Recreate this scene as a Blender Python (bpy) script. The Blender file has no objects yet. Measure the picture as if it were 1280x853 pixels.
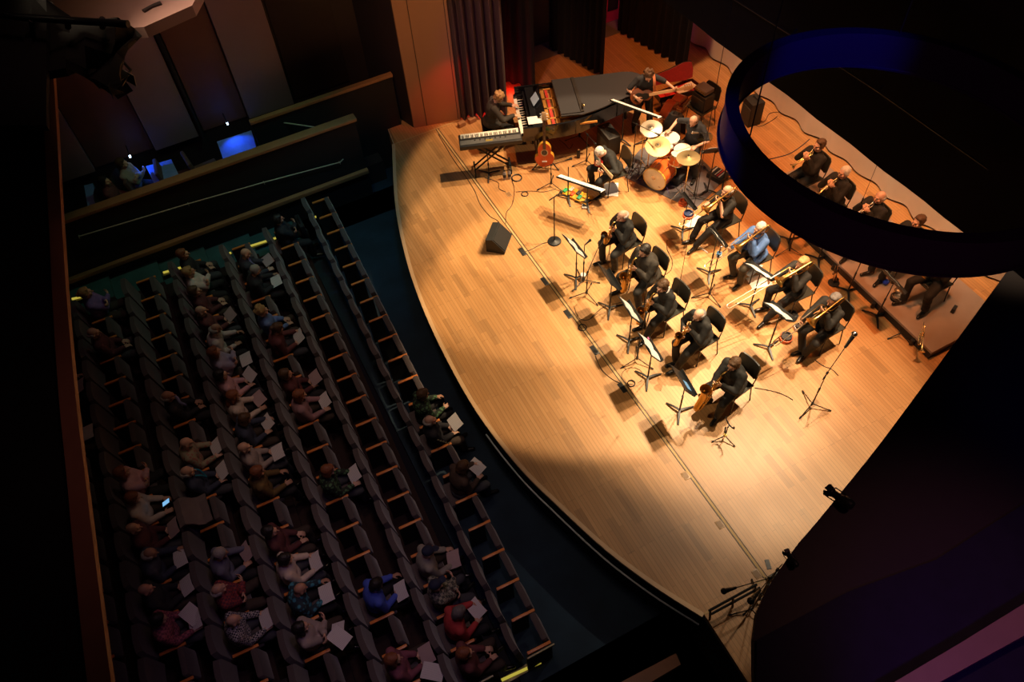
import bpy, bmesh, math, random
from mathutils import Vector, Matrix
random.seed(7)
S = bpy.context.scene
COL = S.collection
PI = math.pi
R = math.radians
V = Vector

# ------------------------------------------------------------------ camera
F_PX, PITCH, ROLL, CAM_H, VA = 997.0, R(53.5), R(4.67), 11.0, -732.0
def camera_axes():
    h = F_PX * math.tan(PITCH)
    a = math.atan2(VA, math.hypot(F_PX, h))
    X, Y, Z = V((1, 0, 0)), V((0, 1, 0)), V((0, 0, 1))
    Fh = -math.cos(a) * X - math.sin(a) * Y
    Rh = -math.sin(a) * X + math.cos(a) * Y
    fw = math.cos(PITCH) * Fh - math.sin(PITCH) * Z
    up = math.sin(PITCH) * Fh + math.cos(PITCH) * Z
    return math.cos(ROLL) * Rh - math.sin(ROLL) * up, math.sin(ROLL) * Rh + math.cos(ROLL) * up, fw
RI, UP, FW = camera_axes()
CAM = V((0, 0, CAM_H))
def P(px, py, z=0.0):
    """the point at height z seen at a pixel of the 1280x853 photograph"""
    d = FW * F_PX + RI * (px - 640) - UP * (py - 426.5)
    return CAM + d * ((z - CAM_H) / d.z)
cam = bpy.data.cameras.new('camera')
cam.lens = 36 * F_PX / 1280
cam.clip_start = 0.05
camo = bpy.data.objects.new('camera', cam)
COL.objects.link(camo)
m = Matrix((RI, UP, -FW)).transposed().to_4x4()
m.translation = CAM
camo.matrix_world = m
S.camera = camo
S.view_settings.view_transform = 'Standard'
S.view_settings.look = 'None'
S.view_settings.gamma = 1
S.view_settings.exposure = 0
S.view_settings.use_curve_mapping = False

# ------------------------------------------------------------------ materials
MATS = {}
def mat(name, col, rough=0.55, metal=0.0, var=0.12, scale=8.0, emit=None, es=0.0, sheen=0.0, alpha=None, coat=0.0):
    if name in MATS: return MATS[name]
    mt = bpy.data.materials.new(name); mt.use_nodes = True
    nt = mt.node_tree; b = nt.nodes['Principled BSDF']
    b.inputs['Roughness'].default_value = rough
    b.inputs['Metallic'].default_value = metal
    if sheen: b.inputs['Sheen Weight'].default_value = sheen
    if coat: b.inputs['Coat Weight'].default_value = coat
    c = (*col, 1)
    if var:
        tc = nt.nodes.new('ShaderNodeTexCoord'); n = nt.nodes.new('ShaderNodeTexNoise')
        n.inputs['Scale'].default_value = scale; n.inputs['Detail'].default_value = 3
        mx = nt.nodes.new('ShaderNodeMix'); mx.data_type = 'RGBA'
        mx.inputs[6].default_value = tuple(max(0, v * (1 - var)) for v in col) + (1,)
        mx.inputs[7].default_value = tuple(min(1, v * (1 + var)) for v in col) + (1,)
        nt.links.new(tc.outputs['Object'], n.inputs['Vector'])
        nt.links.new(n.outputs['Fac'], mx.inputs[0]); nt.links.new(mx.outputs[2], b.inputs['Base Color'])
    else:
        b.inputs['Base Color'].default_value = c
    if emit:
        b.inputs['Emission Color'].default_value = (*emit, 1); b.inputs['Emission Strength'].default_value = es
    if alpha is not None:
        b.inputs['Alpha'].default_value = alpha
    MATS[name] = mt
    return mt
def wood_boards(name, c1, c2, mortar, bw, rh, rough, rot=0, gloss_var=0.08, coat=0.0):
    mt = bpy.data.materials.new(name); mt.use_nodes = True; nt = mt.node_tree; N = nt.nodes; L = nt.links
    b = N['Principled BSDF']
    tc = N.new('ShaderNodeTexCoord'); mp = N.new('ShaderNodeMapping'); mp.inputs['Rotation'].default_value = (0, 0, rot)
    L.new(tc.outputs['Object'], mp.inputs['Vector'])
    br = N.new('ShaderNodeTexBrick')
    br.inputs['Color1'].default_value = (*c1, 1); br.inputs['Color2'].default_value = (*c2, 1); br.inputs['Mortar'].default_value = (*mortar, 1)
    br.inputs['Scale'].default_value = 1; br.inputs['Mortar Size'].default_value = 0.0022; br.inputs['Mortar Smooth'].default_value = 0.3
    br.inputs['Brick Width'].default_value = bw; br.inputs['Row Height'].default_value = rh; br.inputs['Bias'].default_value = 0.0
    br.offset = 0.37; br.offset_frequency = 3
    L.new(mp.outputs['Vector'], br.inputs['Vector'])
    n = N.new('ShaderNodeTexNoise'); n.inputs['Scale'].default_value = 1.0; n.inputs['Detail'].default_value = 6
    mp2 = N.new('ShaderNodeMapping'); mp2.inputs['Scale'].default_value = (1.2, 22, 1); mp2.inputs['Rotation'].default_value = (0, 0, rot)
    L.new(tc.outputs['Object'], mp2.inputs['Vector']); L.new(mp2.outputs['Vector'], n.inputs['Vector'])
    mr = N.new('ShaderNodeMapRange'); mr.inputs[1].default_value = 0.3; mr.inputs[2].default_value = 0.7; mr.inputs[3].default_value = 0.93; mr.inputs[4].default_value = 1.06
    L.new(n.outputs['Fac'], mr.inputs[0])
    # large soft patches, worn maple
    n2 = N.new('ShaderNodeTexNoise'); n2.inputs['Scale'].default_value = 0.55; n2.inputs['Detail'].default_value = 2
    L.new(tc.outputs['Object'], n2.inputs['Vector'])
    mr2 = N.new('ShaderNodeMapRange'); mr2.inputs[1].default_value = 0.3; mr2.inputs[2].default_value = 0.7; mr2.inputs[3].default_value = 0.9; mr2.inputs[4].default_value = 1.1
    L.new(n2.outputs['Fac'], mr2.inputs[0])
    mul = N.new('ShaderNodeMath'); mul.operation = 'MULTIPLY'; L.new(mr.outputs[0], mul.inputs[0]); L.new(mr2.outputs[0], mul.inputs[1])
    # a few single boards of darker maple
    b2 = N.new('ShaderNodeTexBrick'); b2.inputs['Color1'].default_value = (0, 0, 0, 1); b2.inputs['Color2'].default_value = (1, 1, 1, 1); b2.inputs['Mortar'].default_value = (0, 0, 0, 1)
    b2.inputs['Scale'].default_value = 1; b2.inputs['Mortar Size'].default_value = 0; b2.inputs['Brick Width'].default_value = bw * .55; b2.inputs['Row Height'].default_value = rh * 2; b2.offset = 0.43; b2.offset_frequency = 2
    L.new(mp.outputs['Vector'], b2.inputs['Vector'])
    mr3 = N.new('ShaderNodeMapRange'); mr3.inputs[1].default_value = 0.80; mr3.inputs[2].default_value = 0.95; mr3.inputs[3].default_value = 1.0; mr3.inputs[4].default_value = 0.80
    L.new(b2.outputs['Color'], mr3.inputs[0])
    mul2 = N.new('ShaderNodeMath'); mul2.operation = 'MULTIPLY'; L.new(mul.outputs[0], mul2.inputs[0]); L.new(mr3.outputs[0], mul2.inputs[1]); mul = mul2
    mx = N.new('ShaderNodeVectorMath'); mx.operation = 'SCALE'
    L.new(br.outputs['Color'], mx.inputs[0]); L.new(mul.outputs[0], mx.inputs['Scale'])
    L.new(mx.outputs[0], b.inputs['Base Color'])
    b.inputs['Roughness'].default_value = rough
    if coat: b.inputs['Coat Weight'].default_value = coat; b.inputs['Coat Roughness'].default_value = 0.25
    MATS[name] = mt
    return mt
def fabric_print(name, c1, c2, kind, scale):
    """woven check or a floral print"""
    if name in MATS: return MATS[name]
    mt = bpy.data.materials.new(name); mt.use_nodes = True; nt = mt.node_tree; N = nt.nodes; L = nt.links
    b = N['Principled BSDF']; b.inputs['Roughness'].default_value = 0.85
    tc = N.new('ShaderNodeTexCoord')
    if kind == 'check':
        t = N.new('ShaderNodeTexChecker'); t.inputs['Scale'].default_value = scale
        t.inputs['Color1'].default_value = (*c1, 1); t.inputs['Color2'].default_value = (*c2, 1)
        L.new(tc.outputs['Object'], t.inputs['Vector']); L.new(t.outputs['Color'], b.inputs['Base Color'])
    else:
        t = N.new('ShaderNodeTexVoronoi'); t.inputs['Scale'].default_value = scale
        L.new(tc.outputs['Object'], t.inputs['Vector'])
        cr = N.new('ShaderNodeValToRGB'); cr.color_ramp.elements[0].color = (*c1, 1); cr.color_ramp.elements[1].color = (*c2, 1)
        cr.color_ramp.elements[0].position = 0.35; cr.color_ramp.elements[1].position = 0.5
        L.new(t.outputs['Distance'], cr.inputs[0]); L.new(cr.outputs[0], b.inputs['Base Color'])
    MATS[name] = mt
    return mt
def printed_paper(name, col, ink, scale=120):
    mt = bpy.data.materials.new(name); mt.use_nodes = True; nt = mt.node_tree; N = nt.nodes; L = nt.links
    b = N['Principled BSDF']; b.inputs['Roughness'].default_value = 0.7
    tc = N.new('ShaderNodeTexCoord'); w = N.new('ShaderNodeTexWave'); w.bands_direction = 'Y'; w.inputs['Scale'].default_value = scale / 6.3
    w.inputs['Distortion'].default_value = 0.0
    L.new(tc.outputs['Object'], w.inputs['Vector'])
    cr = N.new('ShaderNodeValToRGB'); cr.color_ramp.elements[0].color = (*ink, 1); cr.color_ramp.elements[1].color = (*col, 1)
    cr.color_ramp.elements[0].position = 0.02; cr.color_ramp.elements[1].position = 0.22
    L.new(w.outputs['Fac'], cr.inputs[0]); L.new(cr.outputs[0], b.inputs['Base Color'])
    MATS[name] = mt
    return mt

# ------------------------------------------------------------------ mesh builder
class MB:
    def __init__(s): s.v = []; s.f = []; s.M = Matrix.Identity(4)
    def at(s, M): s.M = M; return s
    def add(s, vs, fs):
        n = len(s.v)
        s.v += [tuple(s.M @ V(p)) for p in vs]
        s.f += [tuple(i + n for i in f) for f in fs]
        return s
    def box(s, c, d, rot=None, b=0.0):
        x, y, z = d[0] / 2, d[1] / 2, d[2] / 2
        c = V(c); Rm = rot.to_3x3() if rot else Matrix.Identity(3)
        if b <= 0:
            vs = [c + Rm @ V((i, j, k)) for i in (-x, x) for j in (-y, y) for k in (-z, z)]
            return s.add(vs, [(0, 1, 3, 2), (4, 6, 7, 5), (0, 4, 5, 1), (2, 3, 7, 6), (0, 2, 6, 4), (1, 5, 7, 3)])
        b = min(b, x * .95, y * .95, z * .95)
        bm = bmesh.new(); bmesh.ops.create_cube(bm, size=1)
        for v in bm.verts: v.co = V((v.co.x * 2 * x, v.co.y * 2 * y, v.co.z * 2 * z))
        bmesh.ops.bevel(bm, geom=bm.edges[:], offset=b, segments=2, affect='EDGES', profile=0.6)
        bm.verts.index_update()
        s.add([c + Rm @ v.co for v in bm.verts], [[v.index for v in f.verts] for f in bm.faces]); bm.free()
        return s
    def tube(s, pts, r, n=8, cap=True):
        pts = [V(p) for p in pts]; rs = r if isinstance(r, (list, tuple)) else [r] * len(pts)
        vs = []; fs = []; up = None
        for i, p in enumerate(pts):
            t = (pts[min(i + 1, len(pts) - 1)] - pts[max(i - 1, 0)])
            t = t.normalized() if t.length > 1e-9 else V((0, 0, 1))
            if up is None:
                up = V((0, 0, 1)) if abs(t.z) < .9 else V((1, 0, 0))
            u = (up - t * up.dot(t)); u = u.normalized() if u.length > 1e-6 else t.orthogonal().normalized()
            up = u; w = t.cross(u)
            vs += [p + (u * math.cos(2 * PI * k / n) + w * math.sin(2 * PI * k / n)) * rs[i] for k in range(n)]
        for i in range(len(pts) - 1):
            for k in range(n):
                a = i * n + k; b = i * n + (k + 1) % n
                fs.append((a, b, b + n, a + n))
        if cap:
            fs.append(tuple(reversed(range(n)))); fs.append(tuple(range((len(pts) - 1) * n, len(pts) * n)))
        return s.add(vs, fs)
    def lathe(s, prof, M=None, n=24, cap=True):
        M = M or Matrix.Identity(4)
        vs = [M @ V((r * math.cos(2 * PI * k / n), r * math.sin(2 * PI * k / n), z)) for r, z in prof for k in range(n)]
        fs = []
        for i in range(len(prof) - 1):
            for k in range(n):
                a = i * n + k; b = i * n + (k + 1) % n
                fs.append((a, b, b + n, a + n))
        if cap:
            fs.append(tuple(reversed(range(n)))); fs.append(tuple(range((len(prof) - 1) * n, len(prof) * n)))
        return s.add(vs, fs)
    def ell(s, c, r, rot=None, nu=16, nv=10):
        c = V(c); Rm = rot.to_3x3() if rot else Matrix.Identity(3); r = r if isinstance(r, (list, tuple)) else (r, r, r)
        vs = [c + Rm @ V((0, 0, -r[2]))]
        for i in range(1, nv):
            a = -PI / 2 + PI * i / nv
            for k in range(nu):
                b = 2 * PI * k / nu
                vs.append(c + Rm @ V((r[0] * math.cos(a) * math.cos(b), r[1] * math.cos(a) * math.sin(b), r[2] * math.sin(a))))
        vs.append(c + Rm @ V((0, 0, r[2])))
        fs = []
        for k in range(nu):
            k2 = (k + 1) % nu
            fs.append((0, 1 + k2, 1 + k))
            for i in range(nv - 2):
                a = 1 + i * nu
                fs.append((a + k, a + k2, a + k2 + nu, a + k + nu))
            a = 1 + (nv - 2) * nu
            fs.append((a + k, a + k2, len(vs) - 1))
        return s.add(vs, fs)
    def cap(s, p0, p1, r0, r1, n=12):
        """a tapered capsule"""
        p0, p1 = V(p0), V(p1); t = (p1 - p0); L = t.length; t = t.normalized()
        pts = []; rs = []
        for i in range(5):
            a = -PI / 2 + (PI / 2) * (i + .35) / 4.35; pts.append(p0 + t * r0 * math.sin(a)); rs.append(r0 * math.cos(a))
        for i in range(5):
            a = (PI / 2) * i / 4.35; pts.append(p1 + t * r1 * math.sin(a)); rs.append(r1 * math.cos(a))
        return s.tube(pts, rs, n)
    def prism(s, poly, z0, z1):
        n = len(poly)
        vs = [(p[0], p[1], z0) for p in poly] + [(p[0], p[1], z1) for p in poly]
        fs = [tuple(reversed(range(n))), tuple(range(n, 2 * n))]
        fs += [(i, (i + 1) % n, (i + 1) % n + n, i + n) for i in range(n)]
        return s.add(vs, fs)
    def sheet(s, grid, th):
        """a thin solid from a grid of points (rows of equal length), thickness th"""
        nr, nc = len(grid), len(grid[0]); g = [[V(p) for p in r] for r in grid]
        nrm = [[None] * nc for _ in range(nr)]
        for i in range(nr):
            for j in range(nc):
                a = g[min(i + 1, nr - 1)][j] - g[max(i - 1, 0)][j]; b = g[i][min(j + 1, nc - 1)] - g[i][max(j - 1, 0)]
                nn = a.cross(b); nrm[i][j] = nn.normalized() if nn.length > 1e-12 else V((0, 0, 1))
        vs = [g[i][j] + nrm[i][j] * th / 2 for i in range(nr) for j in range(nc)] + [g[i][j] - nrm[i][j] * th / 2 for i in range(nr) for j in range(nc)]
        N = nr * nc; fs = []
        for i in range(nr - 1):
            for j in range(nc - 1):
                a = i * nc + j
                fs.append((a, a + nc, a + nc + 1, a + 1)); fs.append((a + N, a + 1 + N, a + nc + 1 + N, a + nc + N))
        for j in range(nc - 1):
            fs.append((j, j + 1, j + 1 + N, j + N)); a = (nr - 1) * nc + j; fs.append((a + 1, a, a + N, a + 1 + N))
        for i in range(nr - 1):
            a = i * nc; fs.append((a + nc, a, a + N, a + nc + N)); a = i * nc + nc - 1; fs.append((a, a + nc, a + nc + N, a + N))
        return s.add(vs, fs)
    def mesh(s, name, mt, smooth=0.6):
        me = bpy.data.meshes.new(name); me.from_pydata(s.v, [], s.f); me.update()
        bm = bmesh.new(); bm.from_mesh(me); bmesh.ops.recalc_face_normals(bm, faces=bm.faces[:]); bm.to_mesh(me); bm.free()
        if smooth:
            me.shade_smooth(); me.set_sharp_from_angle(angle=smooth)
        if mt: me.materials.append(mt)
        return me
    def obj(s, name, mt, parent=None, loc=None, rz=0, smooth=0.6):
        o = bpy.data.objects.new(name, s.mesh(name, mt, smooth)); COL.objects.link(o)
        if parent: o.parent = parent
        if loc is not None: o.location = loc
        if rz: o.rotation_euler = (0, 0, rz)
        return o
def T(x=0, y=0, z=0): return Matrix.Translation(V((x, y, z)))
def Rx(a): return Matrix.Rotation(a, 4, 'X')
def Ry(a): return Matrix.Rotation(a, 4, 'Y')
def Rz(a): return Matrix.Rotation(a, 4, 'Z')
def tag(o, label, cat, group=None):
    o['label'] = label; o['category'] = cat
    if group: o['group'] = group
    return o
def thing(name, label, cat, loc=(0, 0, 0), rz=0, group=None):
    o = bpy.data.objects.new(name, None); COL.objects.link(o)
    o.location = loc; o.rotation_euler = (0, 0, rz)
    o.empty_display_size = 0.1
    return tag(o, label, cat, group) if label else o
def struct(o):
    o['kind'] = 'structure'; return o
def kids(o): return [c for c in bpy.data.objects if c.parent == o]
class Proto:
    """remembers a thing with its parts so that copies can be linked"""
    def __init__(s, root, tree): s.root = root; s.tree = tree   # tree: list of (part, [sub-parts])
    def put(s, loc, rz, label, group=None, cat=None, first=False, mats=None):
        if first: r = s.root
        else:
            r = s.root.copy(); COL.objects.link(r)
            for p, subs in s.tree:
                c = p.copy(); COL.objects.link(c); c.parent = r
                if mats and p.name.split('.')[0] in mats:
                    c.material_slots[0].link = 'OBJECT'; c.material_slots[0].material = mats[p.name.split('.')[0]]
                for q in subs:
                    d = q.copy(); COL.objects.link(d); d.parent = c
        r.location = loc; r.rotation_euler = (0, 0, rz); r['label'] = label
        if group: r['group'] = group
        if cat: r['category'] = cat
        return r
def face(fx, fy): return math.atan2(-fx, fy)      # rz that turns local +Y to (fx, fy)
def smooth_path(pts, n=6):
    """Catmull-Rom through the points"""
    pts = [V(p) for p in pts]; out = []
    for i in range(len(pts) - 1):
        p0, p1, p2, p3 = pts[max(i - 1, 0)], pts[i], pts[i + 1], pts[min(i + 2, len(pts) - 1)]
        for k in range(n):
            t = k / n
            out.append(0.5 * ((2 * p1) + (p2 - p0) * t + (2 * p0 - 5 * p1 + 4 * p2 - p3) * t * t + (3 * p1 - p0 - 3 * p2 + p3) * t ** 3))
    return out + [pts[-1]]
# ------------------------------------------------------------------ people
SKIN = mat('skin_light', (0.72, 0.42, 0.29), 0.5, var=.06)
SKIN2 = mat('skin_tan', (0.58, 0.31, 0.20), 0.5, var=.06)
BLACKCLOTH = mat('black_suit_cloth', (0.0135, 0.0125, 0.011), 0.8, var=.25, scale=30)
BLACKTR = mat('black_trouser_cloth', (0.011, 0.010, 0.0095), 0.8, var=.25, scale=30)
SHOE = mat('black_shoe_leather', (0.012, 0.011, 0.01), 0.25, var=0)
EYE = mat('dark_eye', (0.03, 0.02, 0.015), 0.3, var=0)
LIP = mat('lip', (0.42, 0.14, 0.1), 0.5, var=0)
def ik(a, b, l1, l2, pole):
    a, b = V(a), V(b); d = b - a; L = min(d.length, (l1 + l2) * .995); dn = d.normalized()
    x = (l1 * l1 - l2 * l2 + L * L) / (2 * L); h = math.sqrt(max(0, l1 * l1 - x * x))
    p = V(pole); p = p - dn * p.dot(dn); p = p.normalized() if p.length > 1e-6 else dn.orthogonal().normalized()
    return a + dn * x + p * h, a + dn * L
def hand(mb, wrist, d, nrm, side, curl=0.6, spread=0.2):
    """palm, four fingers and a thumb; d = direction of the hand, nrm = the way the palm looks, side = +1 right hand / -1 left"""
    d = V(d).normalized(); nrm = V(nrm); nrm = (nrm - d * nrm.dot(d)).normalized()
    w = d.cross(nrm) * side                      # toward the thumb
    wrist = V(wrist)
    for k in range(4):
        o = w * (0.030 - 0.020 * k)
        mb.cap(wrist + o * .55, wrist + d * .085 + o, 0.0135, 0.0115, 8)
        ln = (0.038, 0.043, 0.040, 0.032)[k]
        d1 = (d * math.cos(curl) + nrm * math.sin(curl) + w * spread * (1.5 - k) * .25).normalized()
        d2 = (d * math.cos(curl * 2.1) + nrm * math.sin(curl * 2.1)).normalized()
        a = wrist + d * .088 + o; b = a + d1 * ln; c = b + d2 * ln * .95
        mb.cap(a, b, 0.0098, 0.0088, 8); mb.cap(b, c, 0.0088, 0.0075, 8)
    a = wrist + d * .022 + w * .026; b = a + (d * .6 + w * .75 + nrm * .25).normalized() * .042; c = b + (d * .85 + w * .15 + nrm * .5).normalized() * .036
    mb.cap(a, b, 0.0135, 0.0105, 8); mb.cap(b, c, 0.0105, 0.0085, 8)
def baked(mb, name, voxel, mt, smooth_it=4):
    me = mb.mesh(name, mt, 0)
    o = bpy.data.objects.new(name, me); COL.objects.link(o)
    r = o.modifiers.new('r', 'REMESH'); r.mode = 'VOXEL'; r.voxel_size = voxel; r.use_smooth_shade = True
    if smooth_it:
        sm = o.modifiers.new('s', 'SMOOTH'); sm.iterations = smooth_it; sm.factor = 0.5
    dg = bpy.context.evaluated_depsgraph_get(); dg.update()
    out = bpy.data.meshes.new_from_object(o.evaluated_get(dg)); out.name = name
    bpy.data.objects.remove(o); bpy.data.meshes.remove(me)
    if not out.materials: out.materials.append(mt)
    amp, sc = {'hair': (.007, 45), 'cap': (.001, 20), 'jacket': (.009, 9), 'shirt': (.007, 10), 'long': (.007, 10), 'trousers': (.008, 9)}.get(name, (0, 1))
    if amp:
        from mathutils import noise
        nn_ = [v.normal.copy() for v in out.vertices]
        for v, n0 in zip(out.vertices, nn_):
            v.co += n0 * amp * (noise.noise(v.co * sc) + .5 * noise.noise(v.co * sc * 2.3))
    return out
def skeleton(p):
    J = {}
    hip = V(p.get('hip', (0, 0, .54))); lean = R(p.get('lean', 8)); side = R(p.get('side', 0)); tw = R(p.get('twist', 0))
    sd = V((math.sin(side), math.sin(lean) * math.cos(side), math.cos(lean) * math.cos(side))).normalized()
    rt = Rz(tw) @ V((1, 0, 0)); rt = (rt - sd * rt.dot(sd)).normalized(); fw = sd.cross(rt)
    s = p.get('size', 1.0)
    J['hip'] = hip; J['sd'] = sd; J['rt'] = rt; J['fw'] = fw; J['s'] = s
    J['chest'] = hip + sd * .31 * s; J['neck'] = hip + sd * .50 * s
    hp = R(p.get('hpitch', 20)); hy = R(p.get('hyaw', 0))
    HR = Matrix((V(rt), V(fw), V(sd))).transposed() @ (Rz(hy) @ Rx(-hp)).to_3x3()
    J['HR'] = HR; J['head'] = J['neck'] + HR @ V((0, .025, .155)) * s
    bw = p.get('wide', 1.0)
    for sg, nm in ((1, 'R'), (-1, 'L')):
        J['sh' + nm] = J['neck'] - sd * .055 * s + rt * sg * .175 * s * (1 + (bw - 1) * .5)
        hd = V(p.get('hand' + nm, (sg * .12, .35, .72)))
        pole = V(p.get('elbow' + nm, (sg * .9, -.35, -.75)))
        J['el' + nm], J['wr' + nm] = ik(J['sh' + nm], hd, .29 * s, .255 * s, pole)
        J['hj' + nm] = hip + V((sg * .095, .0, 0))
        ft = V(p.get('foot' + nm, (sg * .15, .43, 0)))
        ank = ft + V((0, 0, .085))
        J['kn' + nm], J['an' + nm] = ik(J['hj' + nm], ank, .43 * s, .42 * s, V(p.get('knee' + nm, (sg * .25, 1, .6))))
        J['ft' + nm] = V(p.get('toe' + nm, (sg * .25, 1, 0))).normalized()
    return J
def figure(p, top='jacket', vox=0.0085, cv=0.013):
    """returns meshes: body, top, trousers, shoes (list), and head frame"""
    J = skeleton(p); s = J['s']; bw = p.get('wide', 1.10); sd, rt, fw = J['sd'], J['rt'], J['fw']
    TR = Matrix((rt, fw, sd)).transposed()
    HR = J['HR']; H = J['head']
    b = MB()
    b.ell(H + HR @ V((0, -.012, .025)), (.074 * s, .093 * s, .088 * s), HR)
    b.ell(H + HR @ V((0, .018, -.035)), (.060 * s, .070 * s, .078 * s), HR)
    b.ell(H + HR @ V((0, .048, -.082)), (.030, .028, .024), HR)
    b.cap(H + HR @ V((0, .088, .010)), H + HR @ V((0, .110, -.025)), .009, .014, 8)
    b.cap(H + HR @ V((-.03, .078, .022)), H + HR @ V((.03, .078, .022)), .012, .012, 8)
    for sg in (-1, 1):
        b.ell(H + HR @ V((sg * .079, -.008, -.010)), (.010, .019, .032), HR)
        b.ell(H + HR @ V((sg * .040, .055, -.028)), (.024, .024, .022), HR)
    b.cap(J['neck'] - sd * .03, H + HR @ V((0, -.02, -.05)), .056 * s, .052 * s)
    b.ell(J['chest'] + sd * .03, (.145 * bw, .095 * bw, .18), TR); b.ell(J['hip'] + sd * .08, (.14 * bw, .10 * bw, .14), TR)
    b.cap(J['shL'], J['shR'], .048, .048)
    for nm, sg in (('L', -1), ('R', 1)):
        b.cap(J['sh' + nm], J['el' + nm], .045, .036); b.cap(J['el' + nm], J['wr' + nm], .036, .024)
        hd = V(p['hdir' + nm]) if 'hdir' + nm in p else (J['wr' + nm] - J['el' + nm])
        hand(b, J['wr' + nm], hd, p.get('palm' + nm, (-sg * .6, .2, -.6)), sg, p.get('curl', .6))
        b.cap(J['hj' + nm], J['kn' + nm], .07, .05); b.cap(J['kn' + nm], J['an' + nm], .046, .032)
        b.cap(J['an' + nm] - V((0, 0, .035)), J['an' + nm] - V((0, 0, .05)) + J['ft' + nm] * .12, .03, .024)
    body = baked(b, 'person', vox, p.get('skin', SKIN), 2)
    t = MB()
    t.ell(J['chest'] + sd * .02, (.182 * bw, .128 * bw, .205 * s), TR); t.ell(J['hip'] + sd * .10 + fw * .01, (.168 * bw, .132 * bw, .165), TR)
    t.cap(J['shL'], J['shR'], .062, .062); t.cap(J['chest'] + rt * .08 * bw + sd * .05, J['chest'] - rt * .08 * bw + sd * .05, .098, .098)
    t.cap(J['neck'] - sd * .06, J['neck'] - sd * .005 - fw * .012, .075, .066)
    for nm, sg in (('L', -1), ('R', 1)):
        if top == 'short':
            mid = J['sh' + nm].lerp(J['el' + nm], .85); t.cap(J['sh' + nm], mid, .062, .056)
        else:
            mid = J['el' + nm].lerp(J['wr' + nm], .93)
            t.cap(J['sh' + nm], J['el' + nm], .070, .058); t.cap(J['el' + nm], mid, .057, .046)
        if top == 'jacket':
            q = J['hip'] + V((sg * .11 * bw, .03, .015)); t.cap(q, q + (J['kn' + nm] - J['hj' + nm]) * .22 + V((sg * .02, 0, .02)), .098, .088)
    if top == 'jacket':      # lapels and back vent fullness
        for sg in (-1, 1):
            t.cap(J['neck'] - sd * .03 + rt * sg * .06 + fw * .045, J['chest'] - sd * .10 + rt * sg * .02 + fw * .125 * bw, .014, .016, 8)
        t.ell(J['hip'] - fw * .03 + sd * .01, (.185 * bw, .15 * bw, .10), TR)
    topm = baked(t, top if top == 'jacket' else 'shirt', cv, BLACKCLOTH, 3)
    q = MB()
    q.ell(J['hip'] + V((0, -.01, .0)), (.165 * bw, .125 * bw, .105), TR)
    for nm, sg in (('L', -1), ('R', 1)):
        q.cap(J['hj' + nm], J['kn' + nm], .096 * (bw * .5 + .5), .076)
        lo = J['kn' + nm].lerp(J['an' + nm], .90); q.cap(J['kn' + nm], lo, .072, .062)
    tro = baked(q, 'trousers', cv, BLACKTR, 3)
    shoes = []
    for nm, sg in (('L', -1), ('R', 1)):
        z = MB(); a = J['an' + nm]; f = J['ft' + nm]; fl = a.copy(); fl.z -= .085
        z.cap(fl + f * -.045 + V((0, 0, .042)), fl + f * .02 + V((0, 0, .048)), .038, .042)
        z.cap(fl + f * .02 + V((0, 0, .040)), fl + f * .16 + V((0, 0, .034)), .042, .033)
        z.cap(fl + V((0, 0, .05)), a, .042, .040)
        me = baked(z, 'shoe', .011, SHOE, 1)
        for v in me.vertices:
            if v.co.z < fl.z + .008: v.co.z = fl.z + .001
        shoes.append(me)
    return dict(body=body, top=topm, trousers=tro, shoes=shoes, J=J)
def hair_mesh(J, style, vox=.010):
    HR = J['HR']; H = J['head']; s = J['s']; h = MB()
    def e(c, r): h.ell(H + HR @ V(c), tuple(k * s for k in r), HR)
    if style in ('short', 'curly', 'long', 'bob', 'bun', 'pony'):
        e((0, -.034, .040), (.092, .104, .096)); e((0, .022, .090), (.066, .050, .034))
        e((-.070, -.018, .005), (.024, .044, .055)); e((.070, -.018, .005), (.024, .044, .055)); e((0, -.075, -.02), (.065, .045, .07))
    if style == 'curly':
        rr = random.Random(5)
        for i in range(26):
            a, c = rr.uniform(0, 2 * PI), rr.uniform(0.0, 1.2)
            h.ell(H + HR @ V((.095 * math.cos(a) * math.cos(c), -.03 + .10 * math.sin(a) * math.cos(c) * (1 if math.sin(a) < 0 else .55), .035 + .095 * math.sin(c))), .030, None, 8, 6)
    if style in ('long', 'bob'):
        d = .17 if style == 'long' else .09
        e((0, -.065, -.04), (.078, .055, d * .75)); e((-.07, -.02, -.05), (.028, .05, d * .6)); e((.07, -.02, -.05), (.028, .05, d * .6))
        if style == 'long': e((0, -.09, -.16), (.075, .04, .10))
    if style == 'bun': e((0, -.13, .03), (.042, .042, .042))
    if style == 'pony': h.cap(H + HR @ V((0, -.12, .02)), H + HR @ V((0, -.16, -.14)), .03, .018)
    if style == 'fringe':     # bald on top, hair at the sides and back
        e((0, -.050, -.014), (.090, .088, .060)); e((-.073, -.02, -.002), (.020, .040, .040)); e((.073, -.02, -.002), (.020, .040, .040))
    if style == 'thin':
        e((0, -.028, .036), (.088, .102, .096)); e((-.072, -.02, .0), (.018, .038, .045)); e((.072, -.02, .0), (.018, .038, .045))
    if style == 'cap':
        e((0, -.015, .045), (.086, .102, .078)); h.ell(H + HR @ V((0, .10, .055)), (.06, .06, .010), HR)
    return baked(h, 'cap' if style == 'cap' else 'hair', vox, MATS.get('hair_brown') or mat('hair_brown', (.08, .04, .02), .6, var=.3, scale=60), 2)
def face_parts(J, parent):
    HR = J['HR']; H = J['head']
    for sg in (-1, 1):
        m_ = MB(); m_.ell(H + HR @ V((sg * .030, .079, .002)), (.012, .008, .007), HR, 8, 6); m_.obj('eye', EYE, parent)
    m_ = MB(); m_.cap(H + HR @ V((-.02, .084, -.058)), H + HR @ V((.02, .084, -.058)), .0065, .0065, 8); m_.obj('mouth', LIP, parent)
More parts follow.
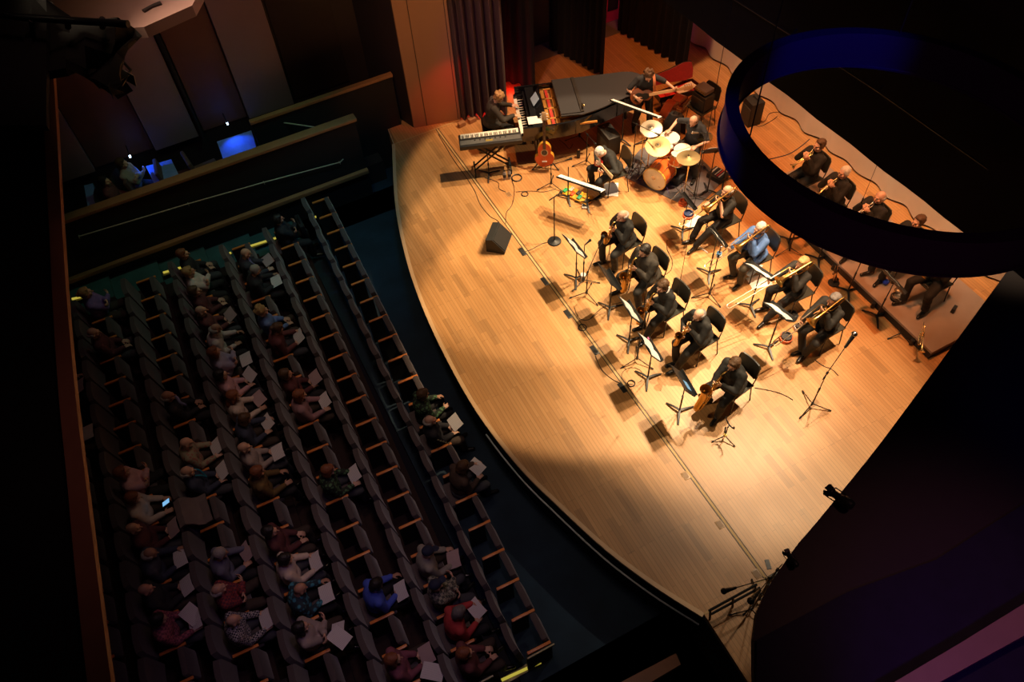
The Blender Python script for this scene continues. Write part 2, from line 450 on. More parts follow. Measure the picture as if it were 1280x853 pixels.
def link(me, name, parent=None, mt=None):
    o = bpy.data.objects.new(name, me); COL.objects.link(o)
    if parent: o.parent = parent
    if mt is not None:
        o.material_slots[0].link = 'OBJECT'; o.material_slots[0].material = mt
    return o
HAIRC = dict(brown=mat('hair_brown', (.10, .05, .022), .6, var=.3, scale=60), dark=mat('hair_dark', (.015, .011, .009), .55, var=.3, scale=60),
             grey=mat('hair_grey', (.42, .38, .34), .7, var=.25, scale=60), white=mat('hair_white', (.72, .66, .58), .7, var=.15, scale=60),
             blonde=mat('hair_blonde', (.48, .28, .11), .6, var=.25, scale=60), auburn=mat('hair_auburn', (.25, .08, .03), .6, var=.25, scale=60),
             navy=mat('cap_navy', (.02, .025, .06), .8, var=.1), steel=mat('hair_steel', (.17, .15, .14), .6, var=.35, scale=60))
def musician(p, loc, rz, label, top='jacket', hair=('short', 'brown'), topmat=None, z=0.0, skin=None, trm=None):
    p = dict(p)
    if skin: p['skin'] = skin
    f = figure(p, top)
    o = link(f['body'], 'person', None); o.location = (loc[0], loc[1], z); o.rotation_euler = (0, 0, rz)
    tag(o, label, 'person', 'members of the big band')
    link(f['top'], 'jacket' if top == 'jacket' else 'shirt', o, topmat); link(f['trousers'], 'trousers', o, trm)
    for me in f['shoes']: link(me, 'shoe', o)
    if hair: link(hair_mesh(f['J'], hair[0]), 'hair', o, HAIRC[hair[1]])
    face_parts(f['J'], o)
    o['fig'] = 1; del o['fig']
    return o, f['J']
# ------------------------------------------------------------------ instruments
BRASS = mat('lacquered_brass', (0.66, 0.39, 0.11), 0.30, 1.0, var=.06)
BRASS2 = mat('pale_brass', (0.82, 0.62, 0.30), 0.25, 1.0, var=.05)
SILVER = mat('silver_plate', (0.75, 0.72, 0.68), 0.22, 1.0, var=.04)
CHROME = mat('chrome', (0.62, 0.60, 0.58), 0.22, 1.0, var=0)
BLK = mat('black_plastic', (0.012, 0.012, 0.012), 0.4, var=0)
BLKM = mat('black_metal', (0.02, 0.021, 0.022), 0.42, 0.3, var=0)
RUB = mat('black_rubber', (0.01, 0.01, 0.01), 0.8, var=0)
RED = mat('red_plastic', (0.65, 0.02, 0.015), 0.4, var=0)
WHITEP = mat('white_plastic', (0.75, 0.74, 0.72), 0.4, var=0)
def at_person(o, loc, rz, z=0):
    o.location = (loc[0], loc[1], z); o.rotation_euler = (0, 0, rz)
def sax(kind, M, loc, rz, label, dr=(.14, .02, -1), fr=(0.25, 1, 0), z=0, mt=None):
    mt = mt or BRASS
    L, s = {'alto': (.44, .85), 'tenor': (.58, 1.0), 'baritone': (.62, 1.12)}[kind]
    d = V(dr).normalized(); f = V(fr); f = (f - d * f.dot(d)).normalized(); w = d.cross(f)
    M = V(M); B0 = M + V((0, .15 * s, -.05))
    root = MB(); k = .0
    pts = [B0 + d * (L * t) for t in (0, .25, .5, .75, 1)]; rs = [.013 * s + (.03 - .013) * s * t for t in (0, .25, .5, .75, 1)]
    c = B0 + d * L + f * .05 * s
    for a in (30, 60, 90, 120, 150, 180):
        a = R(a); pts.append(c - f * .05 * s * math.cos(a) + d * .055 * s * math.sin(a)); rs.append((.031 + .008 * a / PI) * s)
    root.tube(pts, rs, 14)
    o = root.obj(kind + '_saxophone', mt); tag(o, label, 'saxophone', 'saxophones of the front row'); at_person(o, loc, rz, z)
    nk = MB()
    if kind == 'baritone':
        nk.tube(smooth_path([M + V((0, .03, 0)), M + V((0, .10, .03)), B0 + V((0, .0, .05)), B0 + V((0, -.04, -.02)), B0 + V((0, 0.03, -.06)), B0]), .010, 10)
    else:
        nk.tube(smooth_path([M + V((0, .05, .005)), M + V((0, .10 * s, .022)), B0 - d * .03, B0]), [.008, .0085, .009, .0095, .010, .0105, .011, .0115, .012, .0125] + [.013] * 9, 10)
    nk.obj('neck', mt, o)
    mp = MB(); mp.cap(M, M + V((0, .055, .006)), .008, .012, 10); mp.obj('mouthpiece', BLK, o)
    bl = MB(); e0 = B0 + d * L + f * .10 * s
    prof = [(0, .040), (.12, .043), (.24, .048), (.32, .052), (.37, .060), (.395, .070), (.40, .073)]
    bo = lambda t: f * (.02 * t * s + 1.5 * max(0, t - .16) ** 2 * s)
    q = [e0 - d * (t * s) + bo(t) for t, r in prof]; rr = [r * s for t, r in prof]
    q2 = [e0 - d * (t * s) + bo(t) for t, r in reversed(prof)]; r2 = [r * s - .004 for t, r in reversed(prof)]
    bl.tube(q, rr, 22, cap=False); bl.tube(q, [r - .003 for r in rr], 22, cap=False); bl.obj('bell', mt, o)
    ky = MB()
    for i in range(7):
        t = .12 + .12 * i; r = (.012 + .006 * t) * s; pc = B0 + d * L * t + w * (.030 * s) * (1 if i % 2 else -1) * .6 + f * .03 * s
        ky.cap(pc, pc + f * .006, r, r, 10)
    for sg in (-1, 1):
        ky.tube([B0 + d * L * .08 + w * sg * .03 * s, B0 + d * L * .95 + w * sg * .042 * s], .0035, 6)
    for t in (.18, .28):
        pc = e0 - d * t * s + w * .048 * s; ky.cap(pc, pc + w * .01, .028 * s, .028 * s, 12)
    ky.obj('keywork', BRASS2, o)
    return B0, d, L, s, f, w
def trombone(M, loc, rz, label, ext=.15, drop=-.20, z=0, mt=None, yaw=0.0):
    """mouth at M, the slide pointing forward and down"""
    mt = mt or BRASS
    Q = T(*M) @ Rz(yaw) @ Rx(drop); W = lambda x, y, zz: Q @ V((x, y, zz))
    o = MB().tube([W(0, .02, 0), W(0, .30, 0)], .008, 8).tube([W(.085, .10, 0), W(.085, .30, 0)], .008, 8).obj('trombone', mt)
    tag(o, label, 'trombone', 'trombones of the second row'); at_person(o, loc, rz, z)
    MB().tube([W(0, -.005, 0), W(0, .012, 0), W(0, .05, 0)], [.013, .009, .005], 10).obj('mouthpiece', SILVER, o)
    sl = MB(); E_ = .78 + ext
    sl.tube([W(0, .24, 0), W(0, E_, 0)], .009, 8).tube([W(.085, .24, 0), W(.085, E_, 0)], .009, 8)
    sl.tube([W(.0425 - .0425 * math.cos(a), E_ + .0425 * math.sin(a), 0) for a in [PI * i / 8 for i in range(9)]], .008, 8)
    sl.tube([W(0, .30 + ext, 0), W(.085, .30 + ext, 0)], .006, 8)
    sl.obj('slide', mat('nickel_slide', (0.92, 0.82, 0.62), .35, 1.0, var=0), o)
    bl = MB(); x = -.085
    bow = [W(.085, .10, 0), W(.085, -.02, 0), W(.06, -.06, 0), W(0.0, -.07, 0), W(-.05, -.04, 0)]
    back = smooth_path([W(.085, .12, 0), W(.075, .06, 0), W(.02, .02, -.05), W(-.06, .02, -.07), W(x, -.05, -.06), W(x, -.22, -.02)])
    bl.tube(back, .008, 8)
    ub = [W(x - .0, -.22 - .055 * math.sin(a) , .035 - .055 * math.cos(a)) for a in [PI * i / 8 for i in range(9)]]
    bl.tube(ub, .009, 8)
    prof = [(-.22, .010), (-.05, .012), (.10, .016), (.22, .024), (.30, .038), (.35, .060), (.385, .088), (.40, .106)]
    pp = [W(x, y, .09) for y, r in prof]; rr = [r for y, r in prof]; p2 = [W(x, y, .09) for y, r in reversed(prof[1:])]; r2 = [r - .003 for y, r in reversed(prof[1:])]
    bl.tube(pp, rr, 22, cap=False); bl.tube(pp, [r - .002 for r in rr], 22, cap=False)
    bl.tube([W(x, .06, .09), W(0, .06, 0)], .005, 6)
    bl.obj('bell', mt, o)
    return W
def trumpet_mesh(W, s=1.0):
    b = MB(); b.tube([W(0, .03, 0), W(0, .22, 0)], .006, 8)
    b.tube(smooth_path([W(0, .22, 0), W(0, .32, 0), W(0.012, .36, -.01), W(0.018, .34, -.07), W(.012, .20, -.075), W(0, .13, -.07), W(0, .12, -.05)]), .0065, 8)
    b.tube(smooth_path([W(-.02, .20, -.03), W(-.03, .10, -.03), W(-.03, .04, -.02), W(-.025, .03, -.005), W(-.022, .06, .012), W(-.022, .2, .014)]), .007, 8)
    prof = [(.20, .007), (.32, .009), (.40, .015), (.445, .028), (.47, .047), (.48, .060)]
    p1 = [W(-.022, y, .014) for y, r in prof]; p2 = [W(-.022, y, .014) for y, r in reversed(prof[3:])]
    b.tube(p1, [r for y, r in prof], 18, cap=False); b.tube(p1, [r - .002 for y, r in prof], 18, cap=False)
    v = MB()
    for k in range(3):
        y = .165 + .027 * k; v.tube([W(-.012, y, -.085), W(-.012, y, .035)], .012, 10); v.tube([W(-.012, y, .035), W(-.012, y, .062), W(-.012, y, .066)], [.003, .004, .009], 8)
    return b, v
def trumpet(M, loc, rz, label, drop=-.3, z=0, mt=None, group='trumpets of the back row', W=None, name='trumpet'):
    if W is None:
        Q = T(*M) @ Rx(drop); W = lambda x, y, zz: Q @ V((x, y, zz))
    b, v = trumpet_mesh(W)
    o = b.obj(name, mt or BRASS2); tag(o, label, 'trumpet', group); at_person(o, loc, rz, z)
    v.obj('valves', mt or BRASS2, o)
    MB().tube([W(0, -.01, 0), W(0, .005, 0), W(0, .05, 0)], [.013, .008, .005], 10).obj('mouthpiece', SILVER, o)
    return W

# ------------------------------------------------------------------ furniture of the band
CHSH = mat('black_chair_shell', (0.035, 0.034, 0.027), 0.32, var=.05)
def chair_proto():
    r = thing('orchestra_chair', 'x', 'chair')
    MB().sheet([[(x, y, .455 + .012 * math.cos(x * 9) * -1 + (.015 if y > .17 else 0) * -1) for x in [-.22, -.16, -.08, 0, .08, .16, .22]] for y in [-.20, -.1, 0, .1, .18, .215]], .022).obj('seat', CHSH, r)
    g = []
    for k in range(7):
        zz = .56 + .055 * k; hw = .205 if 0 < k < 6 else .165
        g.append([(hw * t, -.215 - .10 * (zz - .5) - .025 * math.cos(t * 1.3), zz) for t in (-1, -.66, -.33, 0, .33, .66, 1)])
    MB().sheet(g, .022).obj('backrest', CHSH, r)
    for sx in (-1, 1):
        MB().tube([(sx * .20, .19, .44), (sx * .215, .21, 0.012), (sx * .215, .21, 0)], .0105, 8).obj('leg', BLKM, r)
        MB().tube([(sx * .20, -.17, .44), (sx * .215, -.235, .012), (sx * .215, -.235, 0)], .0105, 8).obj('leg', BLKM, r)
    fr = MB()
    for sx in (-1, 1):
        fr.tube([(sx * .20, .2, .44), (sx * .20, -.19, .44)], .010, 8)
        fr.tube([(sx * .20, -.19, .44), (sx * .20, -.23, .60), (sx * .19, -.25, .84)], .010, 8)
    fr.tube([(-.2, .18, .44), (.2, .18, .44)], .009, 8); fr.tube([(-.2, -.17, .44), (.2, -.17, .44)], .009, 8)
    fr.obj('frame', BLKM, r)
    return Proto(r, [(c, []) for c in kids(r)])
CHAIR = None
PAPER = printed_paper('sheet_music_paper', (0.8, 0.79, 0.76), (0.25, 0.25, 0.25), 50)
PAPERW = mat('white_paper', (0.8, 0.79, 0.76), .6, var=.03)
def stand_base(r, h, desk_tilt=62, wide=.50, pole_mt=None, two=False):
    """three flat feet, a pole, and a tilted desk with a lip. the desk's front looks along +Y"""
    for a in (90, 210, 330):
        a = R(a)
        q = MB(); q.at(Rz(a)); q.sheet([[(0.0, -.018, .055), (.0, .018, .055)], [(.10, -.017, .05), (.10, .017, .05)], [(.22, -.013, .022), (.22, .013, .022)], [(.25, -.012, .0125), (.25, .012, .0125)]], .011)
        q.obj('foot', BLKM, r)
    MB().tube([(0, 0, .015), (0, 0, h * .55)], .0135, 10).tube([(0, 0, h * .5), (0, 0, h)], .0095, 10).tube([(0, 0, h * .55 - .03), (0, 0, h * .55 + .01)], .017, 10).obj('pole', BLKM, r)
def music_stand(base, facing, h, label, wide=.50, tilt=35, papers=None, z=0, desk=True, grp='music stands of the band'):
    r = thing('music_stand', label, 'music stand', (base[0], base[1], z), facing, grp)
    stand_base(r, h)
    if desk:
        Q = T(0, 0.0, h) @ Rx(R(tilt))       # desk plane: local x across, local z up the desk, tilted back
        d = MB().at(Q); d.box((0, 0, .12), (wide, .008, .32)); d.box((0, .03, -.04), (wide, .06, .008)); d.box((0, .06, -.03), (wide, .006, .022)); d.obj('desk', BLKM, r)
        MB().at(Q).tube([(0, -.005, .0), (0, -.03, .05), (0, -.005, .12)], .012, 8).obj('bracket', BLKM, r)
    return r
def sheet_on_stand(base, facing, h, label, tilt=35, w=.42, hh=.28, off=0.0, z=0, mt=None, name='sheet_music', cat='sheet music', bend=.012):
    Q = T(0, 0, h) @ Rx(R(tilt))
    g = [[Q @ V((off + w * (i / 8 - .5), .010 + bend * abs(math.sin(PI * 2 * (i / 8))) , hh * t - .03)) for i in range(9)] for t in (0, .5, 1)]
    o = MB().sheet(g, .0025).obj(name, mt or PAPER, None, (base[0], base[1], z), facing)
    return tag(o, label, cat, 'sheet music on the stands')
def tripod(r, base_h=.22, spread=.33, rot=0, mt=None, n=3, rr=.0085):
    for k in range(n):
        a = rot + 2 * PI * k / n
        MB().tube([(0, 0, base_h), (spread * math.cos(a), spread * math.sin(a), .012)], rr, 8).tube([(spread * .88 * math.cos(a), spread * .88 * math.sin(a), base_h * .12 + .01), (spread * 1.02 * math.cos(a), spread * 1.02 * math.sin(a), .013)], rr * 1.5, 8).obj('leg', mt or BLKM, r)
def mic_stand(base, top, label, head=None, z=0, headc=None, rot=0.4, low=.10, micmat=None, big=1.0, clip=True):
    """tripod stand at base; top = (dx, dy, h) end of the pole, head = (dx, dy, h) microphone position at the end of the boom"""
    r = thing('microphone_stand', label, 'microphone stand', (base[0], base[1], z), 0, 'microphone stands on the stage')
    tripod(r, low, .30, rot)
    h = top[2]
    MB().tube([(0, 0, low - .05), (0, 0, low + (h - low) * .5)], .012, 8).tube([(0, 0, low + (h - low) * .5), (0, 0, h)], .008, 8).tube([(0, 0, low + (h - low) * .5 - .03), (0, 0, low + (h - low) * .5 + .02)], .017, 8).tube([(0, 0, low - .02), (0, 0, low + .03)], .022, 8).obj('pole', BLKM, r)
    e = V((0, 0, h))
    if head is not None:
        hd = V(head); dd = (hd - e).normalized()
        MB().tube([e - dd * .12, hd], .0065, 8).tube([e - dd * .012, e + dd * .03], .018, 8).obj('boom', BLKM, r)
        e = hd
    else: dd = V((0, 0.7, .4)).normalized()
    m_ = MB(); m_.tube([e, e + dd * .02, e + dd * .11 * big], [.011 * big, .012 * big, .020 * big], 10)
    o = m_.obj('microphone', micmat or BLK, r)
    g = MB(); g.ell(e + dd * .125 * big, .026 * big, None, 12, 8); g.obj('grille', headc or BLKM, o)
    return r
CABLE = mat('black_cable', (0.012, 0.011, 0.01), .5, var=0)
def cable(pts, label, r=.006, mt=None, name='cable', grp='cables on the stage floor'):
    o = MB().tube(smooth_path([V((p[0], p[1], (p[2] if len(p) > 2 else r) + 0.0)) for p in pts], 6), r, 6).obj(name, mt or CABLE)
    return tag(o, label, 'cable', grp)
def coil(c, rad, label, turns=4, r=.006, mt=None):
    pts = []
    for i in range(turns * 14):
        a = 2 * PI * i / 14; rr = rad * (1 + .07 * math.sin(i * .7)); pts.append(V((c[0] + rr * math.cos(a), c[1] + rr * math.sin(a), r + .004 * (i / 14))))
    o = MB().tube(pts, r, 6).obj('coiled_cable', mt or CABLE); return tag(o, label, 'cable', 'cables on the stage floor')
# ------------------------------------------------------------------ architecture
def pz(pts, z=0.0): return [P(x, y, z) for x, y in pts]
FLOORW = wood_boards('maple_stage_boards', (0.50, 0.245, 0.082), (0.58, 0.30, 0.112), (0.24, 0.11, 0.035), 1.1, .057, .42, 0)
EDGEW = mat('stage_edge_wood', (0.72, 0.46, 0.24), .4, var=.1)
BLKPAINT = mat('black_painted_wall', (0.012, 0.010, 0.011), .75, var=.2)
CARPET = mat('dark_carpet', (0.030, 0.014, 0.012), .95, var=.35, scale=14)
AISLE = mat('aisle_carpet', (0.04, 0.12, 0.12), .9, var=.5, scale=3)
PITC = mat('pit_carpet', (0.012, 0.03, 0.05), .9, var=.6, scale=2)
RAILW = mat('rail_wood', (0.38, 0.18, 0.08), .42, var=.2, scale=5)
DARKW = mat('dark_wall_paint', (0.03, 0.018, 0.018), .6, var=.2)
# stage
apron = [P(x, y) for x, y in [(493, 180), (497, 255), (510, 320), (530, 380), (560, 445), (600, 515), (650, 580), (700, 630), (760, 685), (820, 730), (880, 768)]]
arc = smooth_path(apron, 5)
front = [(p.x, p.y) for p in arc]
XL, YL = front[0]; XR, YR = front[-1]
pl = P(478, 140); 
poly = front + [(-0.55, YR - .02), (-0.55, 15.5), (-19, 15.5), (-19, pl.y + .2), (pl.x, pl.y)]
fl = MB().prism(poly, -.06, 0).obj('floor', FLOORW, smooth=0); struct(fl)
tr = MB()
g = []
for p in front: g.append(V((p[0], p[1], 0)))
def offs(pts, d):
    out = []
    for i, p in enumerate(pts):
        t = (pts[min(i + 1, len(pts) - 1)] - pts[max(i - 1, 0)]).normalized(); out.append(p + V((t.y, -t.x, 0)) * d)
    return out
og = offs(g, .05)
trm = MB().sheet([[a + V((0, 0, -.02)), b + V((0, 0, -.02))] for a, b in zip(offs(g, -.015), og)], .048); struct(trm.obj('trim_1', EDGEW))
fa = MB().sheet([[a + V((0, 0, -.05)), a + V((0, 0, -1.6))] for a in offs(g, -.06)], .04); struct(fa.obj('trim_2', BLKPAINT))
st = MB().tube([a + V((0, 0, -.32)) for a in offs(g, .055)][26:], .014, 6); struct(st.obj('trim_3', mat('pale_metal_strip', (0.75, .85, .82), .5, 0, var=0)))
# closing faces of the platforms at both ends
e1 = MB(); e1.box(((XR - .55) / 2, YR - .0, -.85), (abs(XR + .55), .05, 1.6)); struct(e1.obj('trim_4', BLKPAINT))
e2 = MB(); e2.sheet([[V((XL, YL, 0.0)), V((XL, YL, -1.7))], [V((pl.x, pl.y, 0.0)), V((pl.x, pl.y, -1.7))]], .04); struct(e2.obj('trim_5', EDGEW))
# the seams between apron, stage and the side platforms
SEAM = mat('dark_seam', (0.05, 0.025, 0.01), .5, var=0); BR = mat('brass_strip', (0.55, 0.36, 0.15), .6, 0, var=0)
yl = 4.45; sm = MB()
sm.box(((XL + XR) / 2, yl - .025, .002), (XR - XL, .014, .004)); sm.box(((XL + XR) / 2, yl + .03, .002), (XR - XL, .014, .004)); struct(sm.obj('trim_6', SEAM))
s2 = MB(); s2.box(((XL + XR) / 2, yl, .0025), (XR - XL, .034, .005)); s2.box((XL + .0, (YL + 5) / 2, .0025), (.03, 5 - YL, .005)); s2.box((XR, (YR + 4.46) / 2, .0025), (.03, 4.46 - YR, .005)); struct(s2.obj('trim_7', BR))
# house floor: gentle tiers going up to the back, an aisle along each side
FZ = lambda r: -1.02 + .10 * (r - 1)       # floor height of seat row r
ROWY = lambda r, x: {1: 1.47, 2: .53, 3: -.34, 4: -1.30, 5: -2.15, 6: -3.02, 7: -3.9}[r] - .029 * (x + 8)
struct(MB().prism([(-16, .9), (4, .9), (4, 4.2), (-16, 4.2)], -1.2, -1.02).obj('floor.007', PITC, smooth=0)); hf = MB()
for r in range(2, 9):
    y1 = .9 - .93 * (r - 2); hf.prism([(-12.55, y1 + .02 - .93), (-2.6, y1 - .25 - .93), (-2.6, y1 - .25), (-12.55, y1 + .02)], -1.2, FZ(r))
struct(hf.obj('floor.001', CARPET, smooth=0))
ai = MB()
for xa, xb in ((-13.25, -12.55), (-2.6, -.4)):
    for r in range(1, 9):
        y1 = 4.0 if r == 1 else .9 - .93 * (r - 2) - (.25 if xa > -5 else 0); y0 = .9 - .93 * (r - 1) - (.25 if xa > -5 else 0)
        ai.prism([(xa, y0), (xb, y0), (xb, y1), (xa, y1)], -1.25, FZ(r) + .0)
struct(ai.obj('floor.002', AISLE, smooth=0))
# lit step strips along both aisles
LED = mat('aisle_light_strip', (0.4, 0.4, 0.1), .5, var=0, emit=(0.75, 0.62, 0.08), es=0.55)
LEDB = mat('strip_channel', (0.2, 0.17, 0.08), .4, .5, var=0)
for i, (a, b, z) in enumerate([((90, 374), (111, 369), FZ(7)), ((204, 341), (232, 333), FZ(5)), ((281, 319), (289, 316), FZ(4)), ((312, 308), (347, 297), FZ(3)), ((389, 273), (401, 269), FZ(2)), ((622, 853), (676, 828), FZ(1))]):
    p, q = P(*a, z + .03), P(*b, z + .03)
    o = MB().tube([p - V((0, 0, 0)), q], .022, 8).obj('step_light', LED)
    MB().box(((p + q) / 2 - V((0, 0, .022))), (abs(p.x - q.x) + .05, (q - p).length + .04, .015)).obj('channel', LEDB, o)
    where = ['on the upper aisle nearest the left balcony edge', 'on the upper aisle beside the fifth row', 'very short, on the upper aisle beside the fourth row', 'on the upper aisle beside the person in black', 'on the upper aisle right of the large black bag', 'on the lower aisle by the end of the front row'][i]
    tag(o, 'glowing yellow step light strip ' + where, 'step light', 'step lights on the aisle')
# left parapets and side box
XW = -13.22
lw = MB(); lw.box((XW - .06, -1.2, -.2), (.12, 7.9, 2.3)); struct(lw.obj('wall_left', BLKPAINT))
struct(MB().box((XW + .06, -1.2 , -.30), (.10, 7.9, .09), b=.01).obj('trim_8', RAILW))
struct(MB().box((XW - .04, -1.2 + .18, 1.0), (.20, 7.6, .07), b=.012).obj('trim_9', RAILW))
bf = MB().prism([(-15.0, -6), (XW - .1, -6), (XW - .1, 2.4), (-15, 2.4)], -.25, -.1); struct(bf.obj('floor.003', CARPET, smooth=0))
bf = MB().prism([(-15.0, 2.4), (XW - .3, 2.4), (XW - .3, 3.2), (-15, 3.2)], -1.2, -.5); struct(bf.obj('floor.004', CARPET, smooth=0))
a3, b3 = P(312, 153, 1.25), P(490, 93, 1.25)
x3 = (a3.x + b3.x) / 2
struct(MB().box((x3, (a3.y + b3.y) / 2, 1.25), (.11, b3.y - a3.y, .07), b=.012).obj('trim_10', RAILW))
struct(MB().box((x3 - .02, (a3.y + b3.y) / 2, .1), (.07, b3.y - a3.y - .02, 2.2)).obj('wall_left.001', BLKPAINT))
# thin metal handrails
HR_ = mat('steel_handrail', (0.55, 0.46, 0.36), .45, .2, var=0)
def handrail(pts, label, legs):
    o = MB().tube(pts, .014, 8).obj('handrail', HR_)
    for k in legs: MB().tube([pts[k], pts[k] + V((0, 0, -.75))], .012, 8).obj('post', HR_, o)
    return tag(o, label, 'handrail', 'thin metal handrails')
def onx(px, py, X):
    d = FW * F_PX + RI * (px - 640) - UP * (py - 426.5); return CAM + d * (X / d.x)
q = [onx(x, y, XW + .10) for x, y in ((98, 296), (235, 255), (330, 228), (425, 203), (429, 199))]
o = MB().tube(q, .012, 8).obj('handrail', HR_); tag(o, 'long thin metal handrail along the black wall above the left aisle', 'handrail', 'thin metal handrails')
for k in (0, 1, 2, 3): MB().tube([q[k], q[k] + V((-.12 if 0 else -.0, 0, -.05)), V((XW, q[k].y, q[k].z - .05))], .008, 6).obj('bracket', HR_, o)
q = [P(x, y, 1.0) for x, y in ((313, 155), (331, 150), (400, 160), (404, 159))]
o = MB().tube(q, .014, 8).obj('handrail', HR_); tag(o, 'short bent metal handrail over the steps of the side box', 'handrail', 'thin metal handrails')
for k in (1, 2): MB().tube([q[k], q[k] + V((0, 0, -1.4))], .012, 8).obj('post', HR_, o)
# outer left wall with alternating panels
XO = -14.75
def onx(px, py, X):
    d = FW * F_PX + RI * (px - 640) - UP * (py - 426.5); return CAM + d * (X / d.x)
PANELL = mat('mauve_wall_panel', (0.30, 0.20, 0.20), .6, var=.06, scale=2)
PANELD = mat('brown_wood_wall_panel', (0.17, 0.075, 0.045), .5, var=.15, scale=3)
struct(MB().box((XO - .3, -2.8, 4), (.3, 17, 12)).obj('wall_left.002', DARKW))
ys = [onx(x, y, XO).y for x, y in ((66, 226), (128, 208), (195, 190), (258, 174), (311, 148), (371, 128), (440, 105))]
kinds = ['m', 'd', 'm', 'g', 'd', 'm', 'x']
kinds = [('m', ys[0] - .0, ys[1] - .15), ('d', ys[1] - .15, ys[2]), ('m', ys[2], ys[3] - .1), ('d', ys[3], ys[4]), ('m', ys[4], ys[5] - .05), ('x', ys[5], ys[6])]
n = 11
for k, y0, y1 in kinds:
    th = {'m': .16, 'd': .05, 'x': .03}[k]
    pnl = MB().box((XO - .15 + th / 2, (y0 + y1) / 2, 4.5), (th, y1 - y0 - .02, 7.6), b=.015).obj('trim_%d' % n, {'m': PANELL, 'd': PANELD, 'x': DARKW}[k]); struct(pnl); n += 1
struct(MB().box((XO - .02, ys[3] - .03, 4.5), (.22, .05, 7.6)).obj('trim_%d' % n, BLKPAINT)); n += 1
o = MB().cap((XO - .05, 0, 0), (XO + .05, 0, 0), .05, .03).obj('wall_fixture', BLK, None, onx(252, 81, XO - .1)); tag(o, 'small dark fixture on the brown wall panel at the top left', 'wall fixture')
# wood clad pillar beside the stage
PIL = mat('pillar_wood_panel', (0.34, 0.18, 0.10), .45, var=.07, scale=2)
c1, c2, c0 = P(518, 160), P(576, 149), P(478, 146)
pil = MB().prism([(c1.x, c1.y), (c2.x, c2.y), (c2.x - 1.2, c2.y + .6), (-16, 5.6), (-16, 4.5), (c0.x - .9, c0.y + .15)], 0, 9)
struct(pil.obj('wall_left.003', PIL, smooth=0))
mid = c1.lerp(c2, .27)
struct(MB().box((mid.x + .004, mid.y, 4.5), (.012, .012, 9)).obj('trim_%d' % n, SEAM)); n += 1
dk = MB().prism([(c1.x - .02, c1.y - .012), (c0.x - .92, c0.y + .13), (-16, 4.4), (-16, 4.2), (c0.x - .95, c0.y - .05)], 0.0, 9); struct(dk.obj('wall_left.004', DARKW))
# behind the stage on the far left
CONC = mat('grey_backstage_floor', (0.16, 0.13, 0.12), .7, var=.1)
q = [P(612, 105), P(665, 107), P(745, 40), P(780, 46), P(745, 0), P(600, 40)]
struct(MB().prism([(-14.9, 6.9), (-14.28, 6.9), (-14.28, 11.0), (-14.9, 11.0)], 0.001, .006).obj('floor.005', CONC, smooth=0))
struct(MB().box((-14.95, 9.6, 4), (.2, 7.0, 8)).obj('wall_left.005', DARKW))
struct(MB().box((-9, 13.4, 4), (21, .2, 8)).obj('wall_back', DARKW))
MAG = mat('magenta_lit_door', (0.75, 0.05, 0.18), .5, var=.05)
d0 = P(766, 33)
dr_ = MB().box((-14.82, d0.y, 1.05), (.06, .85, 2.1), b=.01).obj('door_1', MAG); struct(dr_)
MB().box((-14.785, d0.y + .1, 1.1), (.03, .28, 1.6)).obj('door_panel', BLK, dr_)
# ------------------------------------------------------------------ curtains
def curtain(name, x0, y0, x1, y1, z0, z1, folds, depth, mt, label, flare=0.0, seed=1, fade=0.0, grp=None, hem=0.0):
    rr = random.Random(seed); n_ = folds * 12; L_ = V((x1 - x0, y1 - y0, 0)); d = L_.normalized(); w = V((-d.y, d.x, 0))
    ph = [rr.uniform(-.5, .5) for _ in range(folds + 2)]; am = [rr.uniform(.55, 1.2) for _ in range(folds + 2)]
    rows = []; nz = 7
    for j in range(nz + 1):
        t = j / nz; z = z0 + (z1 - z0) * t; row = []
        for i in range(n_ + 1):
            u = i / n_; k = u * folds; f = int(k); a = am[f] * (1 - (k - f)) + am[f + 1] * (k - f)
            wv = math.sin(2 * PI * k + ph[f] * .6 * (1 - abs(2 * (k - f) - 1)))
            aa = depth * a * (1 - fade * min(1, t * 1.6)) * (1 + flare * (1 - t))
            row.append(V((x0, y0, z)) + L_ * u + w * aa * wv + V((0, 0, hem * math.sin(u * 9) * (1 - t))))
        rows.append(row)
    o = MB().sheet(rows, .012).obj(name, mt); tag(o, label, 'curtain', grp); return o
VEL = mat('black_velour', (0.006, 0.005, 0.006), .95, var=.2)
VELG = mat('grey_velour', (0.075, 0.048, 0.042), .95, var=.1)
BEI = mat('beige_cyclorama_cloth', (0.74, 0.64, 0.52), .85, var=.08, scale=3)
a, b = P(577, 150), P(616, 140)
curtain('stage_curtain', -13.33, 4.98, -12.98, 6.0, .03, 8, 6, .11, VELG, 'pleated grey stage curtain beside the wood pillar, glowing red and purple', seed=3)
a, b = P(598, 96, .03), P(669, 109, .03)
curtain('stage_curtain', a.x, a.y, b.x, b.y, .03, 8, 6, .05, VEL, 'black side curtain hanging behind the pianist', seed=5)
a, b = P(673, 45, .03), P(754, 95, .03)
curtain('stage_curtain', max(a.x, -14.6), a.y, b.x, b.y, .03, 8, 9, .05, VEL, 'black side curtain hanging behind the grand piano', seed=8)
a, b = P(772, 38, .03), P(858, 86, .03)
curtain('stage_curtain', max(a.x, -14.6), a.y, b.x, b.y, .03, 8, 10, .05, VEL, 'black side curtain nearest the pale back curtain', seed=9)
curtain('back_curtain', -13.6, 10.88, -3.0, 11.26, .05, 6.5, 14, .065, BEI, 'pale beige back curtain with a wavy hem behind the trumpets', seed=12, fade=.85)
